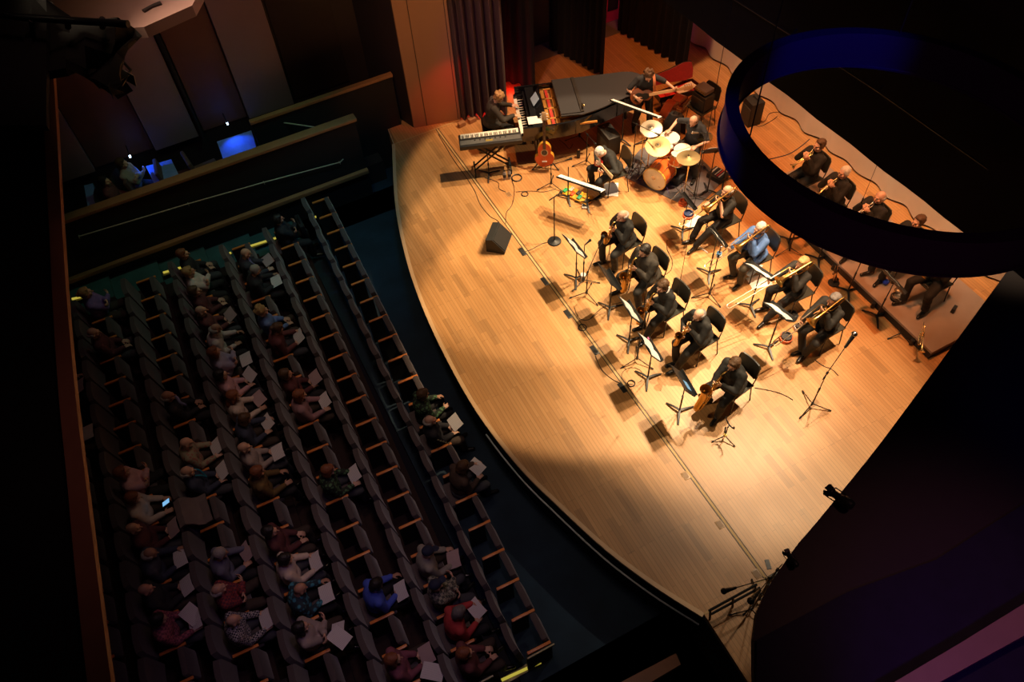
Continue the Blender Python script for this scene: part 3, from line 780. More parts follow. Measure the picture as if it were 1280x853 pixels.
# wood blocks at the foot of the first curtain
for i, (x, y) in enumerate(((577, 155), (590, 150))):
    c = P(x, y, .05); o = MB().box((0, 0, 0), (.10, .16, .10), b=.01).obj('wood_block', RAILW, None, c, .15); tag(o, 'small orange lit wood block at the foot of the pleated curtain, ' + ('nearer the pillar' if i == 0 else 'nearer the pianist'), 'block')
# hanging black border across the stage and the ceiling above
yb_ = P(1080, 193, 5.5).y
def ony(px, py, Y):
    d = FW * F_PX + RI * (px - 640) - UP * (py - 426.5); return CAM + d * (Y / d.y)
zl, zr = ony(862, 24, yb_), ony(1205, 289, yb_)
zb = lambda x: zl.z + (zr.z - zl.z) * (x - zl.x) / (zr.x - zl.x)
border = MB().sheet([[V((x, yb_ + .008 * math.sin(x * 7), zb(x) if z < 6 else z)) for x in [-16 + .25 * i for i in range(80)]] for z in (5.5, 7, 9, 12)], .03).obj('stage_border', VEL)
tag(border, 'wide black border cloth hanging across the top right above the band', 'curtain')
q0, q1 = P(960, 25, 7.6), P(1242, 216, 7.6)
yy = min(q0.y, q1.y, yb_ - .12)
def ony(px, py, Y):
    d = FW * F_PX + RI * (px - 640) - UP * (py - 426.5); return CAM + d * (Y / d.y)
p1, p2, p3, p4 = ony(855, -40, yb_ - .1), ony(989, 44, yb_ - .1), ony(1097, 114, yb_ - .1), ony(1236, 212, yb_ - .1)
o = MB().tube([p1, p2, p3, p4], .008, 8).obj('batten_pipe', mat('dull_steel', (.09, .085, .08), .5, .5, var=0)); tag(o, 'thin pale pipe running across the black border cloth', 'pipe')
for k in (p2, p3): MB().tube([k, k + V((0, .06, .05))], .012, 6).obj('clamp', BLKM, o)
# dark side wall mass at the right, nearer than the stage
edge = [P(x, y, 5.0) for x, y in ((1262, 335), (1254, 346), (1166, 466), (1100, 555), (1060, 605), (1021, 653), (988, 693), (946, 765), (943, 860))]
edge = smooth_path(edge, 3)
pr = [P(943, 960, 5.0), P(1420, 960, 5.0), P(1420, 500, 5.0), P(1420, 200, 5.0), P(1290, 300, 5.0)]
struct(MB().prism([(p.x, p.y) for p in edge + pr], 4.9, 5.0).obj('wall_right', mat('dark_maroon_plaster', (0.035, 0.02, 0.024), .7, var=.15), smooth=0))
w2 = [P(x, y, 5.03) for x, y in ((946, 800), (1060, 740), (1170, 700), (1280, 630), (1420, 560), (1420, 960), (943, 960))]
struct(MB().prism([(p.x, p.y) for p in w2], 5.0, 5.03).obj('wall_right.001', mat('deep_blue_carpet', (0.02, 0.014, 0.04), .9, var=.3), smooth=0))  # thin layer with the corner's purple light put into its colour
w3 = [P(x, y, 5.25) for x, y in ((1118, 853), (1199, 805), (1280, 755), (1420, 668), (1420, 730), (1280, 795), (1175, 853), (1080, 905), (1010, 920))]
struct(MB().prism([(p.x, p.y) for p in w3], 5.03, 5.25).obj('trim_%d' % n, mat('purple_brown_rail', (0.40, 0.22, 0.18), .5, var=.12), smooth=0)); n += 1
# end cap of the lower aisle parapet
a, b, c, d = P(775, 853, .95), P(845, 817, .95), P(851, 831, .95), P(790, 870, .95)
struct(MB().prism([(p.x, p.y) for p in (P(740, 872, .95), b, c, P(760, 885, .95))], .86, .95).obj('trim_%d' % n, RAILW, smooth=0)); n += 1
struct(MB().prism([(p.x + .02, p.y - .02) for p in (P(742, 874, .85), P(843, 820, .85), P(849, 831, .85), P(762, 885, .85))], -1.02, .86).obj('wall_right.002', BLKPAINT, smooth=0))
# near balcony front at the left edge of the view
bi = [P(x, y, 6.0) for x, y in ((66, 60), (72, 150), (78, 260), (86, 380), (97, 500), (109, 600), (124, 720), (142, 856), (160, 960))]
bo = [P(x, y, 6.0) for x, y in ((52, 60), (56, 150), (62, 260), (68, 380), (76, 500), (86, 600), (97, 720), (112, 856), (128, 960))]
bi, bo = smooth_path(bi, 4), smooth_path(bo, 4)
struct(MB().sheet([[a, b] for a, b in zip(bi, bo)], .06).obj('trim_%d' % n, mat('balcony_cap_wood', (0.30, 0.13, 0.08), .45, var=.15))); n += 1
struct(MB().sheet([[a + V((0, -.01, -.03)), a + V((0, -.75, -1.1))] for a in bo], .04).obj('wall_near', BLKPAINT)); 
far = [P(-260, y, 5.97) for y in (960, 700, 500, 300, 60, -80)]
struct(MB().prism([(p.x, p.y) for p in bo + far[:5] + [P(-260, 0, 5.97)]], 5.7, 5.97).obj('floor.006', mat('black_balcony_carpet', (0.003, 0.003, 0.004), .95, var=.2), smooth=0))
# wooden soffit at the top left
s1 = [P(x, y, 6.6) for x, y in ((40, -30), (240, 9), (182, 35), (172, 32), (165, 43), (140, 48), (95, 28), (30, 5))]
s1 = [P(40, -60, 6.6), P(262, -30, 6.6), P(241, 9, 6.6), P(181, 36, 6.6), P(120, 40, 6.6), P(60, 30, 6.6)]
struct(MB().prism([(p.x, p.y) for p in s1], 6.5, 6.62).obj('ceiling', mat('soffit_wood', (0.42, 0.24, 0.21), .55, var=.06), smooth=0))
s2_ = [P(177, 12, 6.64), P(190, 5, 6.64), P(200, 1, 6.64), P(202, 4, 6.64), P(190, 8, 6.64), P(180, 14, 6.64)]
struct(MB().prism([(p.x, p.y) for p in s2_], 6.62, 6.64).obj('trim_%d' % n, DARKW, smooth=0)); n += 1
# ------------------------------------------------------------------ hanging and near things
RINGM = mat('gloss_black_ring', (0.045, 0.02, 0.04), .30, .1, var=0, coat=.15)
nn = V((-0.0229, 0.0872, 1)).normalized(); u_ = V((0, 1, 0)).cross(nn).normalized(); v_ = nn.cross(u_)
CR = V((-2.309, 3.543, 8.0)); RR = 1.003
def ringband(r0, r1, z0, z1, nseg=96):
    m_ = MB(); vs = []; fs = []
    for k in range(nseg):
        a = 2 * PI * k / nseg; d = u_ * math.cos(a) + v_ * math.sin(a)
        for r, z in ((r0, z0), (r1, z0), (r1, z1), (r0, z1)): vs.append(d * r + nn * z)
    for k in range(nseg):
        a, b = 4 * k, 4 * ((k + 1) % nseg)
        for j in range(4): fs.append((a + j, a + (j + 1) % 4, b + (j + 1) % 4, b + j))
    return m_.add(vs, fs)
ring = ringband(RR - .062, RR - .03, -.2145, 0).obj('ceiling_ring', RINGM, None, CR)
tag(ring, 'large glossy black ring hanging above the stage with blue glints', 'hanging ring')
ringband(RR - .030, RR, -.2145, 0).obj('outer_band', RINGM, ring)
ringband(RR - .066, RR + .010, -.004, .012).obj('top_rim', RINGM, ring)
ringband(RR - .070, RR + .010, -.226, -.212).obj('bottom_rim', RINGM, ring)
for a in (.3, 2.4, 4.5):
    d = u_ * math.cos(a) + v_ * math.sin(a)
    MB().tube([d * (RR - .02), d * (RR - .02) + V((0, 0, 3.6))], .004, 6).obj('cable', BLKM, ring)
# hanging microphones on thin wires
for i, (px, py, zb, ztop) in enumerate(((848, 364, 2.2, 9.0), (1079, 248, 3.2, 9.0))):
    p = P(px, py, zb); o = MB().tube([p, (p.x, p.y, ztop)], .0035, 6).obj('hanging_microphone', BLKM)
    MB().cap(p, p - V((0, 0, .09)), .010, .012, 8).obj('capsule', BLK, o)
    tag(o, ['thin wire with a small microphone hanging above the saxophones', 'thin wire hanging in front of the pale back curtain'][i], 'microphone', 'hanging microphones')
# theatre lanterns: dark cluster in the upper left and small fittings on the right edge
def lantern(loc, rot, s, label, grp=None, mt=BLK):
    r = thing('stage_lantern', label, 'stage light', loc, 0, grp); r.rotation_euler = rot
    MB().lathe([(.02, -.30), (.09, -.28), (.12, -.2), (.12, -.05), (.10, .0), (.085, .02), (.085, .22), (.10, .24), (.10, .27)], Matrix.Scale(s, 4), 20).obj('body', mt, r)
    MB().tube([V((-.15, 0, .0)) * s, V((-.16, 0, .12)) * s, V((-.16, .0, .28)) * s, V((0, 0, .36)) * s, V((.16, 0, .28)) * s, V((.16, 0, .12)) * s, V((.15, 0, .0)) * s], .014 * s, 8).at(Rx(PI / 2)).obj('yoke', mt, r)
    MB().ell((0, 0, .272 * s), (.08 * s, .08 * s, .018 * s)).obj('lens', mat('lens_glass', (.25, .25, .3), .1, var=0), r)
    for k in range(4):
        MB().at(Rz(PI / 2 * k)).box((0, .10 * s, .33 * s), (.16 * s, .006, .12 * s), rot=Rx(-.35)).obj('barn_door', mt, r)
    return r
DKM = mat('dark_lamp_body', (0.005, 0.005, 0.005), .4, .0, var=0)
def spot_rot(d): return V(d).to_track_quat('Z', 'Y').to_euler()
pA = P(120, 58, 7.2)
lantern(P(118, 70, 6.95), spot_rot((.8, .3, -.45)), 1.0, 'dark theatre lantern hanging in the black drape at the top left, glints on its shutters', None, DKM)
gr = []
top_ = [(40, -30), (62, 2), (92, 24), (112, 31), (150, 26), (165, 33), (173, 46)]
bot_ = [(30, 130), (58, 95), (84, 90), (104, 92), (122, 104), (138, 114), (151, 117)]
for k in range(7):
    row = []
    for j in range(7):
        t = j / 6; x = top_[k][0] * (1 - t) + bot_[k][0] * t; y = top_[k][1] * (1 - t) + bot_[k][1] * t
        if k == 6: x -= 18 * math.sin(t * PI)
        row.append(P(x, y, 7.25 + .12 * math.sin(k * 1.9 + j * .7)))
    gr.append(row)
drp = MB().sheet(gr, .07).obj('black_drape', mat('black_drape_cloth', (.0018, .0018, .002), .9, var=0)); tag(drp, 'crumpled black drape bunched over a bar at the top left', 'drape')
sd = MB().sheet([[P(x, y, 7.3) for y in (-60, 60, 160)] for x in (-200, -80, 60)], .05).obj('drape_fold', MATS['black_drape_cloth'], drp)
br_ = MB().tube([P(-60, 10, 7.5), P(30, 22, 7.5), P(160, 30, 7.5)], .03, 12).obj('lighting_bar', DKM); tag(br_, 'dark pipe carrying the black drape at the top left', 'pipe')
for x in (40, 85, 128): MB().tube([P(x, 24, 7.5), P(x, 34, 7.38)], .025, 8).obj('clamp', DKM, br_)
lantern(P(1052, 624, 5.09), spot_rot((-.7, -.1, -.25)), .36, 'small dark spotlight clamped on the dark edge at the right', None, BLKM)
lantern(P(990, 700, 5.055), spot_rot((-.8, .1, -.2)), .22, 'tiny dark fitting on the dark edge beside the lower stage corner', None, BLKM)
# two small lamps above the tables in the side box, blue
BLUE_E = mat('blue_lamp_glow', (.4, .5, .9), .4, var=0, emit=(.55, .75, 1.0), es=12)
for i, (x, y) in enumerate(((284, 154), (162, 195))):
    p = onx(x, y, XO + .25)
    o = MB().tube([(XO - .06 - p.x, 0, .03), (0, 0, .03), (0, 0, 0)], .008, 8).obj('wall_lamp', BLKM, None, p)
    MB().box((0, 0, -.012), (.06, .03, .018)).obj('lamp_head', BLUE_E, o)
    tag(o, 'small blue wall lamp above ' + ('the empty blue lit table' if i == 0 else 'the blue lit table beside the seated pair'), 'lamp', 'blue lamps in the side box')
    L = bpy.data.lights.new('blue_lamp', 'SPOT'); L.energy = 9 if i == 0 else 12; L.color = (.02, .12, 1); L.spot_size = R(105); L.spot_blend = .6; L.shadow_soft_size = .03
    lo = bpy.data.objects.new('blue_lamp', L); COL.objects.link(lo); lo.location = p + V((.05, 0, -.03)); lo.rotation_euler = (P(*((298, 182), (206, 215))[i], .62) - lo.location).to_track_quat('-Z', 'Y').to_euler()
TABC = mat('pale_tablecloth', (.22, .35, .75), .6, var=.25, scale=9)  # blue of the lamps is also put into the cloth colour
def side_table(corners, z, label, group='blue lit tables in the side box'):
    pts = [P(x, y, z) for x, y in corners]; c = sum(pts, V()) / 4
    r = thing('side_table', label, 'table', (c.x, c.y, -.1), 0, group)
    q = [(p.x - c.x, p.y - c.y) for p in pts]
    MB().prism(q, z + .1 - .03, z + .1).obj('table_top', TABC, r)
    MB().prism([(x * .99, y * .99) for x, y in q], z + .1 - .33, z + .1 - .031).obj('cloth_skirt', TABC, r)
    for x, y in q: MB().tube([(x * .85, y * .85, 0), (x * .85, y * .85, z + .06)], .018, 8).obj('leg', BLKM, r)
    return r
side_table(((271, 177), (314, 163), (321, 186), (280, 202)), .62, 'empty table in the side box lit vivid blue')
side_table(((182, 208), (214, 199), (224, 220), (194, 232)), .62, 'blue lit table beside the two people in the side box')
side_table(((105, 232), (116, 229), (121, 256), (110, 261)), .62, 'narrow blue lit table at the far left of the side box')
# ------------------------------------------------------------------ musicians, their chairs and instruments
CHAIR = chair_proto(); _first = [True]
def put_chair(x, y, rz, label, z=0):
    r = CHAIR.put((x, y, z), rz, label, 'black chairs of the band', first=_first[0]); _first[0] = False; return r
def root_from_head(px, hz, rz, fwd):
    w = P(px[0], px[1], hz); f = V((-math.sin(rz), math.cos(rz), 0)); return w - f * fwd
SZ = .95
def mouth(p):
    J = skeleton(p); return J['head'] + J['HR'] @ V((0, .105, -.058)) * J['s'], J
def sax_player(kind, headpx, fdir, label, saxlabel, chairlabel, hair, pose=None, dr=(.14, .02, -1), fr=(-.2, 1, 0), topmat=None, skin=None):
    rz = face(*fdir); w = root_from_head(headpx, 1.21, rz, .17)
    p = dict(size=SZ, lean=7, hpitch=24, hip=(0, 0, .535)); p.update(pose or {}); p['hpitch'] = 9
    M, J = mouth(p); L, s = {'alto': (.44, .85), 'tenor': (.58, 1.0), 'baritone': (.62, 1.12)}[kind]
    d = V(dr).normalized(); B0 = M + V((0, .15 * s, -.05))
    p['handL'] = tuple(B0 + d * L * .24 + V((-.055, -.075, -.01))); p['handR'] = tuple(B0 + d * L * .66 + V((.06, -.08, .0)))
    p['hdirL'] = (.5, .8, .1); p['hdirR'] = (-.5, .85, .05); p['palmL'] = (.8, -.2, 0); p['palmR'] = (-.8, -.2, 0); p['curl'] = .75
    o, J2 = musician(p, w, rz, label, 'jacket', hair, topmat, skin=skin)
    if 'collar' in label: MB().tube([J2['neck'] + J2['HR'] @ V((.068 * math.cos(a), .066 * math.sin(a), .012 - .02 * math.sin(a))) for a in [2 * PI * i / 16 for i in range(17)]], .014, 8).obj('collar', WHITEP, o)
    sax(kind, M, (w.x, w.y), rz, saxlabel, dr, fr)
    put_chair(w.x + math.sin(rz) * .03, w.y - math.cos(rz) * .03, rz, chairlabel)
    return w, rz
sax_player('alto', (775, 268), (.06, -1), 'bald saxophonist in a black suit at the end of the front row nearest the piano', 'gold alto saxophone held by the bald player at the upper end of the front row', 'black chair under the bald saxophonist nearest the drums', ('fringe', 'grey'), dict(footL=(-.20, .34, 0), footR=(.10, .40, 0), hpitch=22), dr=(.22, -.05, -1))
sax_player('tenor', (803, 313), (.12, -1), 'large dark-haired saxophonist in a wide black suit, second from the drums in the front row', 'gold tenor saxophone held upright between the knees of the large dark-haired man', 'black chair hidden mostly behind the large dark-haired saxophonist', ('short', 'dark'), dict(wide=1.38, size=.98, hpitch=26, footL=(-.26, .34, 0), footR=(.26, .36, 0)), dr=(.0, .16, -1), topmat=mat('brown_black_suit', (0.032, 0.026, 0.02), .8, var=.2, scale=20))
sax_player('tenor', (829, 354), (.10, -1), 'slim brown-haired saxophonist in black jacket and white collar, middle of the front row', 'gold tenor saxophone of the slim brown-haired player in the middle of the row', 'black chair of the slim saxophonist, turned a little away from his neighbour', ('short', 'brown'), dict(wide=.92, footL=(-.1, .48, 0), footR=(.14, .36, 0), lean=12), dr=(.12, .10, -1))
sax_player('alto', (873, 391), (.10, -1), 'bald saxophonist in black shirt with one ankle over his knee, fourth in the front row', 'pale gold alto saxophone held by the bald man with crossed legs', 'black chair with a big gap behind the bald man with crossed legs', ('fringe', 'steel'), dict(footL=(-.10, .52, 0), footR=(.02, .44, .0), hpitch=28, lean=10, toeL=(.2, 1, 0)), dr=(.16, .12, -1))
sax_player('baritone', (917, 453), (.16, -1), 'short-haired saxophonist in black at the lower end of the front row nearest the camera side', 'large gold saxophone with a wide bell pointing outward at the row\'s lower end', 'black chair of the saxophonist at the lower end of the front row', ('short', 'brown'), dict(lean=10, hpitch=22, footL=(-.14, .40, 0), footR=(.16, .28, 0)), dr=(.05, .42, -1), fr=(.1, 1, .1))
def bone_player(headpx, fdir, label, tlabel, clabel, hair, ext, drop, pose=None, topmat=None, top='jacket', trm=None, skin=None):
    rz = face(*fdir); w = root_from_head(headpx, 1.23, rz, .12)
    p = dict(size=SZ, lean=4, hpitch=4, hip=(0, 0, .535)); p.update(pose or {})
    M, J = mouth(p); Q = T(*M) @ Rx(drop)
    g = Q @ V((-.01, .13, .02)); h = Q @ V((.045, .32 + ext, 0))
    p['handL'] = tuple(g + V((-.075, -.055, -.03))); p['hdirL'] = (.85, .5, .25); p['palmL'] = (.3, -.8, .2)
    p['handR'] = tuple(h + V((.05, -.07, -.045))); p['hdirR'] = (-.35, .85, .3); p['palmR'] = (-.8, -.3, .3)
    p['elbowL'] = (-.6, .1, -1); p['elbowR'] = (.6, -.1, -1)
    musician(p, w, rz, label, top, hair, topmat, skin=skin, trm=trm)
    trombone(M, (w.x, w.y), rz, tlabel, ext, drop)
    put_chair(w.x + math.sin(rz) * .03, w.y - math.cos(rz) * .03, rz, clabel)
bone_player((907, 236), (.0, -1), 'bald trombonist in a short-sleeved black shirt nearest the drum kit', 'brass trombone of the bald player beside the drum rug', 'black chair of the bald trombonist beside the drum rug', ('fringe', 'grey'), .06, -.42, dict(footL=(-.06, .62, 0), footR=(.12, .56, 0)), top='short')
bone_player((948, 283), (.0, -1), 'white-haired trombonist in a bright blue jacket', 'brass trombone held by the man in the blue jacket', 'black chair under the man in the blue jacket', ('thin', 'white'), .16, -.42, dict(footL=(-.16, .36, 0), footR=(.06, .34, 0)), topmat=mat('blue_jacket_cloth', (0.09, 0.20, 0.50), .75, var=.15, scale=12), trm=mat('dark_olive_trousers', (0.045, 0.038, 0.024), .8, var=.2))
bone_player((1001, 327), (-.02, -1), 'blonde woman in black playing trombone', 'brass trombone with a long extended slide held by the blonde woman', 'black chair with a rounded back under the blonde woman', ('long', 'blonde'), .46, -.24, dict(footL=(-.10, .60, 0), footR=(.14, .42, 0), wide=.88))
bone_player((1041, 373), (.05, -1), 'trombonist in black suit and red tie at the lower end of the second row', 'brass trombone with a thick double bell section at the lower end of the second row', 'black chair of the trombonist with the red tie', ('short', 'steel'), .20, -.40, dict(wide=1.08, footL=(-.10, .42, 0), footR=(-.02, .40, 0), kneeL=(-.5, 1, .6), footR_=0), skin=SKIN2)
# red tie end
o = MB().sheet([[(.0, .0, .0), (.05, 0, 0)], [(-.01, .015, -.10), (.06, .015, -.10)], [(.025, .0, -.15), (.03, .0, -.15)]], .012).obj('red_cloth', RED, None, P(1037, 404, .78), .4); tag(o, 'red cloth on the lap of the trombonist in the black suit', 'cloth')
def trumpeter(headpx, label, tlabel, clabel, hair, z0=.2, drop=-.42, mt=None, pose=None, top='long'):
    rz = face(0.0, -1); w = root_from_head(headpx, 1.23 + z0, rz, .12)
    p = dict(size=SZ, lean=-3, hpitch=0, hip=(0, 0, .535)); p.update(pose or {})
    M, J = mouth(p); Q = T(*M) @ Rx(drop)
    g = Q @ V((-.02, .19, -.03)); h = Q @ V((.015, .19, .02))
    p['handL'] = tuple(g + V((-.05, -.055, -.03))); p['hdirL'] = (.8, .6, .2); p['palmL'] = (.5, -.6, .1)
    p['handR'] = tuple(h + V((.055, -.06, .01))); p['hdirR'] = (-.75, .6, .2); p['palmR'] = (-.3, -.2, -.8)
    p['elbowL'] = (-.55, .0, -1); p['elbowR'] = (.55, 0, -1)
    musician(p, w, rz, label, top, hair, None, z=z0)
    trumpet(M, (w.x, w.y), rz, tlabel, drop, z0, mt)
    put_chair(w.x, w.y - .04, rz, clabel, z0)
    return w
trumpeter((1018, 181), 'brown-haired trumpeter in black seated first from the speaker, framed by the hanging ring', 'gold trumpet of the brown-haired player framed by the ring', 'black chair of the brown-haired trumpeter', ('short', 'brown'), pose=dict(footL=(-.12, .66, 0), footR=(.12, .60, 0)))
trumpeter((1049, 215), 'grey-haired trumpeter in black jacket, second in the back row', 'gold trumpet of the grey-haired player second in the back row', 'black chair of the grey-haired trumpeter', ('thin', 'white'), top='jacket', drop=-.5)
trumpeter((1094, 246), 'bald trumpeter in black shirt, third in the back row', 'silver trumpet of the bald player third in the back row', 'black chair of the bald trumpeter', ('fringe', 'grey'), mt=SILVER, drop=-.45)
trumpeter((1142, 277), 'trumpeter with brown hair half hidden by the ring band, his black shoe showing below it', 'gold trumpet mostly hidden behind the ring band', 'black chair mostly hidden behind the ring band', ('short', 'brown'), pose=dict(footL=(-.1, .42, 0), footR=(.12, .44, 0)))
trumpeter((1186, 313), 'trumpeter at the lower end of the riser, face hidden by the ring', 'gold horn of the player at the lower end of the back row', 'black chair standing at the rear edge of the grey riser end', ('short', 'dark'), drop=-.7, mt=BRASS, pose=dict(footL=(-.24, .30, 0), footR=(.10, .44, 0)))
# riser
ra, rb = P(1165.6, 439, .2), P(1206, 407, .2)
RISER = mat('grey_riser_carpet', (0.33, 0.25, 0.20), .85, var=.1, scale=5)
y0, y1, xr = 9.02, 10.55, ra.x + .02
y0 = (P(1030.7, 315, .2).y + ra.y) / 2
xl = P(1000, 231, .2).x - .4
rs = thing('riser', 'low grey riser platform under the trumpet row', 'platform', ((xl + xr) / 2, (y0 + y1) / 2, 0))
MB().box((0, 0, .175), (xr - xl, y1 - y0, .05), b=.006).obj('deck', RISER, rs)
MB().box((0, -(y1 - y0) / 2 + .03, .078), (xr - xl - .02, .03, .144)).obj('front_skirt', BLKM, rs)
MB().box(((xr - xl) / 2 - .03, 0, .078), (.03, y1 - y0 - .12, .144)).obj('end_skirt', BLKM, rs)
MB().box((-(xr - xl) / 2 + .03, 0, .078), (.03, y1 - y0 - .12, .144)).obj('end_skirt', BLKM, rs)
for t in (-.45, -.22, .0, .22, .42):
    MB().tube([((xr - xl) * t, -(y1 - y0) / 2 - .02, .02), ((xr - xl) * t, -(y1 - y0) / 2 - .02, .13)], .035, 10).obj('foot', BLKM, rs)
for x, y in ((0, 1),):
    MB().tube([((xr - xl) * .0, (y1 - y0) / 2 - .1, 0), (0, (y1 - y0) / 2 - .1, .15)], .03, 8).obj('foot', BLKM, rs)
# --- music stands: (base px, facing, height, label, paper?)
STD = [((720, 350), (.0, 1), .82, 'black music stand with open white sheets in front of the bald saxophonist nearest the drums', 'w2', 'pair of open white music sheets on the stand nearest the round base microphone stand'),
       ((762, 387), (.12, 1), .80, 'black music stand without sheets in front of the large saxophonist', None, ''),
       ((786, 428), (.1, 1), .83, 'black music stand holding a white booklet in front of the slim saxophonist', 'w', 'white booklet on the stand in front of the slim saxophonist'),
       ((809.5, 474), (.12, 1), .83, 'black music stand holding white sheets with a pink corner before the man with crossed legs', 'w2', 'white sheets with a pink corner on the stand before the man with crossed legs'),
       ((849, 515), (.15, 1), .83, 'black music stand with a small blue picture at the lower end of the saxophone row', 'b', 'small blue and orange picture card on the dark music stand'),
       ((886, 343), (.1, 1), .95, 'black music stand seen edge on before the man in the blue jacket', 'n', 'thin stack of sheets on the stand before the man in the blue jacket'),
       ((937.5, 384), (-.25, 1), .93, 'black music stand with white sheets crossed by the long slide of the blonde woman', 'w', 'white music sheets beside the long slide of the blonde woman'),
       ((960, 436), (-.18, 1), .98, 'black music stand with lilac white sheets before the trombonist in the red tie', 'w', 'lilac white sheets on the stand before the trombonist in the red tie'),
       ((1095, 397), (.1, 1), .90, 'black music stand on the floor by the grey riser with pink edged sheets', 'w', 'sheets on the stand by the lower end of the riser'),
       ((1059, 366), (.1, 1), .95, 'black music stand between the riser and the trombonist in the red tie', 'w', 'sheets on the stand half hidden under the ring edge'),
       ((1022, 326), (.1, 1), .95, 'black music stand with three feet just below the ring edge near the riser corner', None, ''),
       ((986, 302), (.1, 1), .95, 'black music stand between the blue jacketed man and the ring edge', None, ''),
       ((904, 226.5), (.2, 1), .95, 'black music stand beside the red case near the bald trombonist', None, ''),
       ((853, 290), (.1, 1), .78, 'black music stand holding two mutes in front of the bald trombonist', None, '')]
CARD = mat('blue_picture_card', (0.12, 0.28, 0.55), .5, var=.6, scale=14)
MATS['sheet_music_paper'] = PAPER
PINK = mat('pink_tab', (.8, .15, .45), .6, var=0)
for bpx, fd, h, lab, pap, plab in STD:
    b = P(*bpx); rz = face(*fd); tl = 48 if bpx[0] in (937.5, 960) else 35; music_stand(b, rz, h, lab, tilt=tl)
    if pap == 'w': sheet_on_stand(b, rz, h, plab, tilt=tl)
    elif pap == 'w2':
        o = sheet_on_stand(b, rz, h, plab, w=.46, hh=.30, bend=.02)
        if 'pink' in plab:
            Q = T(0, 0, h) @ Rx(R(35)); MB().box(tuple(Q @ V((-.21, .03, -.02))), (.04, .012, .04)).obj('tab', PINK, o)
    elif pap == 'n': sheet_on_stand(b, rz, h, plab, w=.44, hh=.05)
    elif pap == 'b': sheet_on_stand(b, rz, h, plab, w=.17, hh=.14, off=.07, mt=CARD, name='picture_card', cat='card', bend=0)
# wide stand pair of the guitarist and of the bassist
def wide_board(p, q, z, tilt, label, d=.26):
    tilt = -.45
    a, b = P(*p, z), P(*q, z); c = (a + b) / 2; L = (b - a).length; rz = math.atan2((b - a).y, (b - a).x)
    o = MB().at(Rx(tilt)).box((0, 0, 0), (L, d, .012)).obj('folder', PAPERW, None, c, rz); tag(o, label, 'folder')
    MB().at(Rx(tilt)).box((0, -d / 2 - .0, .01), (L * .98, .012, .03)).obj('edge', BLKM, o)
    for k in (-.3, -.1, .1, .3): MB().at(Rx(tilt)).box((k * L, .0, .009), (L * .19, d * .86, .004)).obj('page', PAPER, o)
    return c
music_stand(P(710, 248), face(-.2, 1), .80, 'black music stand under the upper end of the guitarist\'s long white folder', desk=False)
music_stand(P(733.6, 256), face(-.2, 1), .80, 'black music stand under the lower end of the guitarist\'s long white folder', desk=False)
wide_board((698, 220), (754, 239), .84, -.9, 'long white folder of music across two stands in front of the guitarist', .22)
music_stand(P(777, 177), face(-.2, -1), 1.05, 'tall black music stand between the piano tail and the bass player', desk=False)
music_stand(P(808, 178), face(-.2, -1), 1.05, 'tall black music stand behind the cymbals under the bass player\'s folder', desk=False)
wide_board((764, 125), (825, 147), 1.09, -.9, 'long narrow folder of music in front of the standing bass player', .20)
b = P(884, 240); music_stand(b, face(-.9, .35), 1.0, 'tall black music stand at the drummer\'s side near the ring edge', wide=.5)
sheet_on_stand(b, face(-.9, .35), 1.0, 'music sheets on the drummer\'s side stand')
b = P(611.6, 219); music_stand(b, 0, .55, 'black three footed stand beneath the electric keyboard', desk=False)
# loose papers on the floor
for (x, y), a, lab in (((938, 335), .3, 'white sheet on the floor beside the feet of the blue jacketed man'), ((949, 352), -.2, 'white sheet on the floor under the blonde woman\'s music stand'), ((869, 278), .5, 'white sheet hanging by the two mutes near the bald trombonist'), ((764, 237), 1.0, 'white sheet on the floor behind the guitarist\'s shoes')):
    o = MB().sheet([[(-.14 + .28 * i / 4, -.19 + .38 * j / 4, .004 + .003 * math.sin(i + j)) for i in range(5)] for j in range(5)], .002).obj('loose_sheet', PAPERW, None, P(x, y, 0.002), a); tag(o, lab, 'paper', 'loose sheets on the stage floor')
# microphone stands
def ms(base, elb, ez, head, hz, label, **k):
    b = P(*base); e = P(*elb, ez) - b; e.z = ez
    h = None
    if head: h = P(*head, hz) - b; h.z = hz
    return mic_stand(b, (0, 0, ez), label, h, **k)
ms((733, 370), (739, 331), .62, (748.5, 308), 1.0, 'low tripod microphone stand with a black windshield before the first saxophonist', headc=RUB, big=1.4, rot=.2)
ms((796, 452), (802, 423), .5, (806, 400), .85, 'tripod microphone stand between the two lower saxophone stands', rot=.5)
ms((886, 371), (898, 324), 1.05, (899, 317), 1.1, 'tall tripod stand with a silver microphone in front of the blue jacketed man', micmat=SILVER, headc=SILVER, rot=.1)
ms((1013.5, 509), (1040, 460), .95, (1056, 435), 1.25, 'tripod stand with a large silver microphone at the lower end of the band', micmat=SILVER, headc=SILVER, big=1.9, rot=.8)
ms((986, 314), (994, 294), 1.0, None, 0, 'tripod microphone stand half hidden by the ring between the two upper trombonists', rot=.5)
ms((689, 233), (689, 207), .55, (706, 201), .62, 'low tripod stand with a microphone aimed at the acoustic guitar', rot=.4)
ms((724, 174), (724, 140), .95, (728, 130), 1.05, 'tripod stand with a gold microphone beside the grand piano', micmat=BRASS2, headc=BRASS2, rot=.2)
ms((733, 205), (736, 178), .75, (741, 176), .78, 'small tripod stand beside the seated guitarist', rot=.3)
ms((790, 213), (795, 172), 1.15, (818, 166), 1.25, 'tall black stand reaching over the drum kit from the piano side', rot=.2)
ms((867, 249), (878, 180), 1.6, (873, 166), 1.65, 'tall black stand with a silver microphone beside the drummer\'s shoulder', micmat=SILVER, headc=SILVER, rot=.9)
ms((729, 352), (728, 300), .95, None, 0, 'thin gooseneck stand with a tiny black microphone beside the uppermost saxophone music stand', rot=.9, low=.05)
